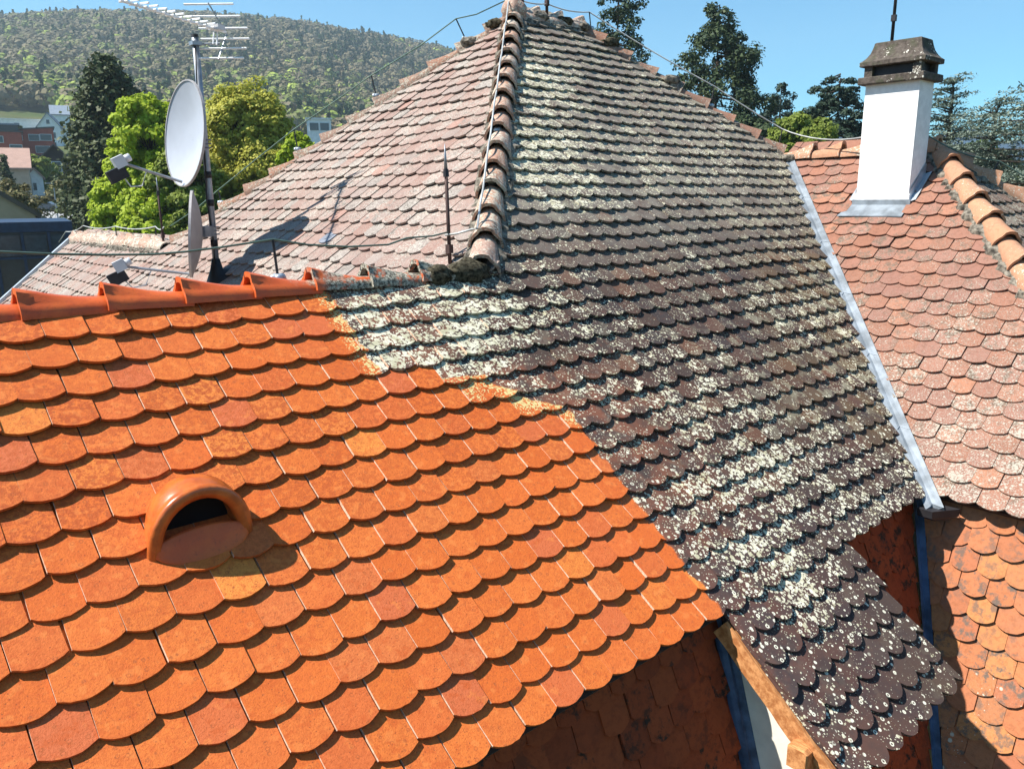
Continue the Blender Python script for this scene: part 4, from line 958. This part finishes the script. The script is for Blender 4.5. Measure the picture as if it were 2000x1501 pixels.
broad('park_tree', 'dark green tree between the skyline conifers', place(1450, 60), ztop(1450, 228, 60), 2.0, LM_SEQ, 100, 100, .2, .9, .0, seed=29, lobes=[(1.6, .2, 3.2, 1.3)])

# the wooded hill: far too many trees to count
def hill():
    r_ = np.random.default_rng(77); Vs, Rs = [], []
    pts = []
    while len(pts) < 7600:
        px = r_.uniform(-350, 1150); r = 330+680*r_.random()**.8
        if r < 420 and px < 160: continue
        p = sight(px, 395, r); pts.append((p.x, p.y, ground(p.x, p.y), px, r))
    for x, y, z, px, r in pts:
        cl = math.sin(x*.011+.7)*math.cos(y*.013+.2)+.5*math.sin(x*.03+y*.021); u = r_.random()
        low = max(0., 1-(r-330)/330)
        con = u < (.08+.10*cl+(.30 if (px > 640 and cl > -.3 and r < 900) else 0)+(.25 if r > 985 else 0))
        h = r_.uniform(9, 15) if con else r_.uniform(8, 13); rd = r_.uniform(2.2, 3.6) if con else r_.uniform(3.2, 7.4); n = 40 if con else 60
        q = r_.normal(size=(n, 3)); q /= np.linalg.norm(q, axis=1)[:, None]
        if con:
            t = r_.random(n)**.7; c = np.stack([x+q[:, 0]*rd*(1-t), y+q[:, 1]*rd*(1-t), z+1+h*t], 1); col = .02+.13*r_.random(); sz = np.full(n, 2.0)
        else:
            k_ = .88+.16*r_.random(n); c = np.stack([x+q[:, 0]*rd*k_, y+q[:, 1]*rd*k_, z+h*.60+q[:, 2]*h*.40*k_], 1); sz = np.full(n, 2.0)
            v_ = r_.random()
            g_ = math.sin(x*.006+2)*math.cos(y*.007+1); col = (.78+.22*r_.random()) if v_ < .02+.30*low+.10*max(0, g_) else ((.58+.22*r_.random()) if v_ < .25+.45*low+.25*g_ else .33+.20*r_.random())
        V, R2 = quads(c, q+np.array([0, 0, .12])+r_.normal(size=(n, 3))*.12, sz*r_.uniform(.6, 1.3, n), np.clip(col+r_.normal(0, .02, n), 0, 1), .9); Vs.append(V); Rs.append(R2)
    mat = leaf_mat('hill_foliage', [(.018, .044, .018), (.040, .078, .026), (.125, .110, .066), (.18, .15, .085), (.155, .170, .055), (.19, .245, .050), (.33, .40, .07)], .1, .8)
    tag(quad_obj('wooded_hill', np.concatenate(Vs), np.concatenate(Rs), mat), 'spring woodland in brown, olive and dark green covering the hill', 'woodland', kind='stuff')
hill()
# undergrowth hedge masses on the slope behind the houses
# ------------------------------------------------------------------ distant blue hills beyond the pine
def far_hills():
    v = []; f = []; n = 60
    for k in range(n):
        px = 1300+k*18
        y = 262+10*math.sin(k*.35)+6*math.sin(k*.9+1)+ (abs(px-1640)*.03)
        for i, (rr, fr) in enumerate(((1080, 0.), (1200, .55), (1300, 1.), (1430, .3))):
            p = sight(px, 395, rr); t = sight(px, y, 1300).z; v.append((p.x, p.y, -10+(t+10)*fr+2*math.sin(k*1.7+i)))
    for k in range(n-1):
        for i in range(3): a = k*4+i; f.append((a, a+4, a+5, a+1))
    tag(mobj('far_hills', v, f, plain('far_forest_haze_blue', (.035, .075, .13), .95, 0, .1, .2, .004), smooth=True), kind='structure')  # blue haze of distance is painted into the forest colour
far_hills()

# ------------------------------------------------------------------ houses on the slope to the left
def pm(name, col, **k): return plain(name, col, .85, 0, .2, .06, 1.5, **k)
MW2, MRED, MROSE, MBRN, MGLS, MSLATE, MTERR, MTAN, MNAVY, MPANEL = pm('house_white', (.74, .75, .76)), pm('house_red', (.40, .085, .055)), pm('roof_rose', (.40, .26, .21)), pm('chalet_wood', (.035, .028, .028)), plain('window_glass', (.05, .065, .08), .15, 0, .6), pm('roof_slate', (.20, .24, .29)), pm('roof_dark', (.11, .09, .085)), pm('wall_tan', (.42, .33, .26)), plain('navy_cladding', (.018, .035, .075), .45, 0, .4), plain('dark_panel', (.022, .030, .036), .3, 0, .5)
def bldg(name, label, px, r, py_base, wpx, h, depth, wallm, roofm, roof='flat', rise=2., yaw=0., wins=(), over=.4, cat='house', zb=None, fl=0.):
    """box house; x axis across the view, y away from it; wins = (x, z, w, h) fractions of the front"""
    p = sight(px, py_base, r); gz = ground(p.x, p.y); zb_ = p.z; W2 = wpx/1590*r/2
    root = empty(name, (p.x, p.y, min(gz, zb_)), label=label, cat=cat, group='houses on the slope to the left')
    an = math.atan2(RIGHT.y, RIGHT.x)+yaw-math.atan((px-1000)/1590); R3 = Matrix.Rotation(an, 3, 'Z'); o = Vector((p.x, p.y, zb_))
    L = lambda x, y, z: o+R3 @ Vector((x, y, z))
    def bx(x0, x1, y0, y1, z0, z1, nm, mt, pa):
        return mobj(nm, [L(x, y, z) for x in (x0, x1) for y in (y0, y1) for z in (z0, z1)], [(0, 1, 3, 2), (4, 6, 7, 5), (0, 4, 5, 1), (2, 3, 7, 6), (0, 2, 6, 4), (1, 5, 7, 3)], mt, pa)
    bx(-W2, W2, 0, depth, min(0, gz-zb_)-1, h, 'wall', wallm, root)
    if roof == 'flat': bx(-W2-over, W2+over, -over, depth+over, h+.003, h+.35, 'roof', roofm, root)
    elif roof == 'shed':
        v = [L(x, y, z) for x, y, z in ((-W2-over, -over, h+.05), (W2+over, -over, h+rise), (W2+over, depth+over, h+rise), (-W2-over, depth+over, h+.05), (-W2-over, -over, h+.35), (W2+over, -over, h+rise+.3), (W2+over, depth+over, h+rise+.3), (-W2-over, depth+over, h+.35))]
        mobj('roof', v, [(0, 1, 2, 3), (7, 6, 5, 4), (0, 4, 5, 1), (1, 5, 6, 2), (2, 6, 7, 3), (3, 7, 4, 0)], roofm, root)
        mobj('gable', [L(-W2, 0, h), L(W2, 0, h), L(W2, 0, h+rise), L(-W2, depth, h), L(W2, depth, h), L(W2, depth, h+rise)], [(0, 1, 2), (5, 4, 3), (1, 4, 5, 2)], wallm, root)
    elif roof == 'gable':                                # ridge runs away from the viewer, gable faces it
        for y_ in (0, depth): mobj('gable', [L(-W2, y_, h), L(W2, y_, h), L(0, y_, h+rise)], [(0, 1, 2)], wallm, root)
        for s_ in (-1, 1):
            e = s_*(W2+over); dz = rise*over/W2
            v = [L(e, -over, h-dz), L(0, -over, h+rise), L(0, depth+over, h+rise), L(e, depth+over, h-dz)]; v += [a+UP*.28 for a in v]
            mobj('roof', v, [(0, 1, 2, 3), (7, 6, 5, 4), (0, 4, 5, 1), (1, 5, 6, 2), (2, 6, 7, 3), (3, 7, 4, 0)], roofm, root)
    else:                                                # ridge runs across the view
        for s_ in (0, 1):
            y0 = -over if s_ == 0 else depth+over; dz = rise*over/(depth/2)
            v = [L(-W2-over, y0, h-dz), L(W2+over, y0, h-dz), L(W2+over, depth/2, h+rise), L(-W2-over, depth/2, h+rise)]; v += [a+UP*.25 for a in v]
            mobj('roof', v, [(0, 1, 2, 3), (7, 6, 5, 4), (0, 4, 5, 1), (1, 5, 6, 2), (2, 6, 7, 3), (3, 7, 4, 0)], roofm, root)
        for s_ in (-1, 1): mobj('gable', [L(s_*W2, 0, h), L(s_*W2, depth, h), L(s_*W2, depth/2, h+rise)], [(0, 1, 2)], wallm, root)
    for x, z, w_, hh in wins:
        x0 = -W2+2*W2*x; w_ = 2*W2*w_; z0 = h*z; hh = h*hh
        fr = bx(x0-.12, x0+w_+.12, -.10, .02, z0-.12, z0+hh+.12, 'window', MW2, root); bx(x0, x0+w_, -.14, -.09, z0, z0+hh, 'pane', MGLS, fr)
    return root, L
bldg('white_building', 'long low white flat-roofed building highest on the slope', 56, 330, 288, 74, 9, 12, MW2, MW2, 'flat', wins=[(.28, .72, .10, .16), (.5, .3, .12, .25)])
bldg('white_house', 'white gabled house with slate roof above the red buildings', 102, 290, 297, 34, 7.5, 11, MW2, MSLATE, 'gable', 3.8, -.15, [(.18, .55, .16, .22), (.6, .55, .16, .22), (.55, .1, .18, .28), (.42, 1.1, .14, .16)])
bldg('slate_roof_house', 'pale slate-roofed house behind the white gabled one', 126, 320, 290, 26, 11, 10, MW2, MSLATE, 'across', 3.2)
bldg('red_house', 'red block with slanting roof below the white house', 66, 235, 303, 66, 5.6, 9, MRED, MTERR, 'shed', 1.0, .0, [(.16, .62, .14, .24), (.45, .62, .22, .24), (.70, .64, .24, .24), (.57, .12, .30, .26)])
bldg('red_house', 'red block with dark upper storey at the left edge', 2, 225, 303, 66, 5.2, 9, MRED, MTERR, 'flat', wins=[(.45, .55, .14, .25), (.72, .15, .25, .30)])
bldg('upper_storey', 'dark grey flat box on top of the left red block', 6, 229, 268, 46, 2.8, 6, MPANEL, MSLATE, 'flat')
bldg('chalet', 'dark timber chalet gable above a white ground floor', 112, 158, 374, 76, 3.6, 10, MW2, MTERR, 'gable', .1, 0., [(.12, .45, .10, .4), (.30, .45, .10, .4), (.72, .45, .16, .4)])
bldg('chalet_gable', 'black boarded upper gable of the chalet', 112, 157.6, 340, 70, 1.3, 10, MBRN, MTERR, 'gable', 3.3, 0., [(.42, .3, .18, 1.2)], .9)
bldg('rose_roof_house', 'house with pale rose tiled roof at the left edge', 14, 140, 372, 70, 3.2, 9, MTAN, MROSE, 'across', 2.8, -.05)
bldg('white_shed', 'small white shed next to the chalet', 72, 145, 378, 24, 2.4, 4, MW2, MROSE, 'gable', 1.2, .1, [(.35, .2, .2, .45)], .3)
bldg('tan_house', 'tan gabled house peeking over the navy building', -8, 52, 470, 124, 1.3, 9, MTAN, MTERR, 'gable', 1.45, .06, (), .25)
# navy clad building close by on the left
nb_ = empty('navy_building', (sight(0, 500, 24).x, sight(0, 500, 24).y, -9.2), label='dark navy building with flat fascia beyond the far left gable', cat='building')
o = sight(140, 432, 25); an = math.atan2(RIGHT.y, RIGHT.x)+.53; R3 = Matrix.Rotation(an, 3, 'Z'); NL = lambda x, y, z: o+R3 @ Vector((x, y, z))
def nbx(x0, x1, y0, y1, z0, z1, nm, mt, pa=None):
    return mobj(nm, [NL(x, y, z) for x in (x0, x1) for y in (y0, y1) for z in (z0, z1)], [(0, 1, 3, 2), (4, 6, 7, 5), (0, 4, 5, 1), (2, 3, 7, 6), (0, 2, 6, 4), (1, 5, 7, 3)], mt, pa or nb_)
nbx(-9, 0, 0, 6, -.26, 0, 'fascia', MNAVY); nbx(-9, -.06, .05, 6, -8.6, -.265, 'wall', MPANEL); nbx(-9, -.0, -.04, .05, -.96, -.90, 'rail', MNAVY)
for k in range(14): nbx(-.62-k*.62, -.55-k*.62, -.03, .048, -3.4, -.27, 'mullion', MNAVY)
for k in range(14): nbx(-.54-k*.62, -.03-k*.62, -.005, .046, -.88, -.34, 'pane', MGLS)
nbx(-.22, 0, -.05, .049, -6, -.27, 'corner_post', MNAVY)

# ------------------------------------------------------------------ road, lamp post, hedges, cars
def strip(name, pts, w0, mat, lift=.06):
    v = []; f = []; n = 4
    for k, (px, r) in enumerate(pts):
        p = sight(px, 395, r); q = sight(pts[min(k+1, len(pts)-1)][0], 395, pts[min(k+1, len(pts)-1)][1])-sight(pts[max(k-1, 0)][0], 395, pts[max(k-1, 0)][1]); s_ = Vector((-q.y, q.x, 0)).normalized()
        for i in range(n+1): c = p+s_*(w0*(i/n-.5)); v.append((c.x, c.y, ground(c.x, c.y)+lift))
    for k in range(len(pts)-1):
        for i in range(n): a = k*(n+1)+i; f.append((a, a+1, a+n+2, a+n+1))
    return tag(mobj(name, v, f, mat), kind='structure')
strip('road', [(55, 60), (72, 75), (84, 88), (92, 98), (97, 108), (99, 118), (97, 128), (90, 140), (75, 152), (40, 165), (-20, 175)], 4.6, pm('pale_asphalt', (.33, .33, .33)))
lp = place(109, 104); l_ = empty('lamp_post', lp, label='grey lamp post at the top of the pale road', cat='lamp post')
MB().tube([lp, (lp[0], lp[1], lp[2]+4.6)], .09, 8, .06).obj('post', MGALV, l_); MB().box((lp[0]-.35, lp[1]+.2, lp[2]+4.62), (.8, .3, .12)).obj('lamp_head', MGALV, l_)
def hedge(label, px, r, L_, h, mat, seed, w_=1.2):
    r_ = np.random.default_rng(seed); b = Vector(place(px, r)); root = empty('hedge', b, label=label, cat='hedge'); n = 3200
    p = np.stack([r_.uniform(-L_/2, L_/2, n), r_.uniform(-w_/2, w_/2, n), r_.uniform(0, h, n)], 1)
    P_ = np.array(b)+p[:, :1]*np.array(RIGHT)+p[:, 1:2]*np.array(FWD)+p[:, 2:]*np.array(UP)
    V, R2 = quads(P_, r_.normal(size=(n, 3))+np.array([0, 0, .6]), r_.uniform(.12, .3, n), r_.random(n)); quad_obj('foliage', V, R2, mat, root)
hedge('clipped bright green hedge left of the pale road', 66, 92, 3.6, 1.1, LM_LIME, 4); hedge('low dark hedge in front of the chalet', 92, 128, 5., 1.2, LM_MID, 5)
def car(px, r, label, col):
    b = Vector(place(px, r)); root = empty('parked_car', b, label=label, cat='car', group='cars parked by the chalet'); R3 = Matrix.Rotation(math.atan2(RIGHT.y, RIGHT.x)+.2, 3, 'Z')
    L = lambda x, y, z: b+R3 @ Vector((x, y, z))
    pr = [(-2.05, .35), (-2.05, .75), (-1.9, .92), (-1.1, 1.0), (-.55, 1.42), (.75, 1.45), (1.45, .98), (2.0, .85), (2.08, .35)]; n = len(pr)
    v = [L(x, -.82, z) for x, z in pr]+[L(x, .82, z) for x, z in pr]
    mobj('body', v, [tuple(range(n)), tuple(range(2*n-1, n-1, -1))]+[(i, i+n, (i+1) % n+n, (i+1) % n) for i in range(n)], plain('car_paint_'+str(px), col, .25, 0, .5), root)
    for s_ in (-1, 1):
        g_ = [(-.95, 1.0), (-.5, 1.36), (.7, 1.38), (1.25, 1.0)]; mobj('window', [L(x, s_*.83, z) for x, z in g_], [(0, 1, 2, 3)], MGLS, root)
        for x in (-1.3, 1.3): MB().tube([L(x, s_*.72, .32), L(x, s_*.86, .32)], .32, 14).obj('wheel', MBLK, root)
car(88, 140, 'dark car parked under the chalet', (.03, .04, .06)); car(82, 126, 'grey car parked beside the white shed', (.12, .13, .15))
# flat-roofed white villa showing over the left hip
bldg('white_villa', 'white modern villa with dark window band above the left hip', 624, 240, 262, 44, 4.0, 8, MW2, MW2, 'flat', wins=[(.12, .25, .36, .5), (.55, .25, .36, .5)])

# ------------------------------------------------------------------ the air between here and the hills
def haze():
    g = bpy.data.materials.new('haze_air'); g.use_nodes = True; t = g.node_tree; t.nodes.clear()
    o = t.nodes.new('ShaderNodeOutputMaterial'); v = t.nodes.new('ShaderNodeVolumePrincipled'); v.inputs['Color'].default_value = (.72, .90, 1., 1); v.inputs['Density'].default_value = 0.00027; v.inputs['Anisotropy'].default_value = .2
    t.links.new(v.outputs[0], o.inputs['Volume'])
    tag(MB().bb((-1700, -1700, -30), (1700, 1700, 330)).obj('haze', g), kind='stuff')
haze()
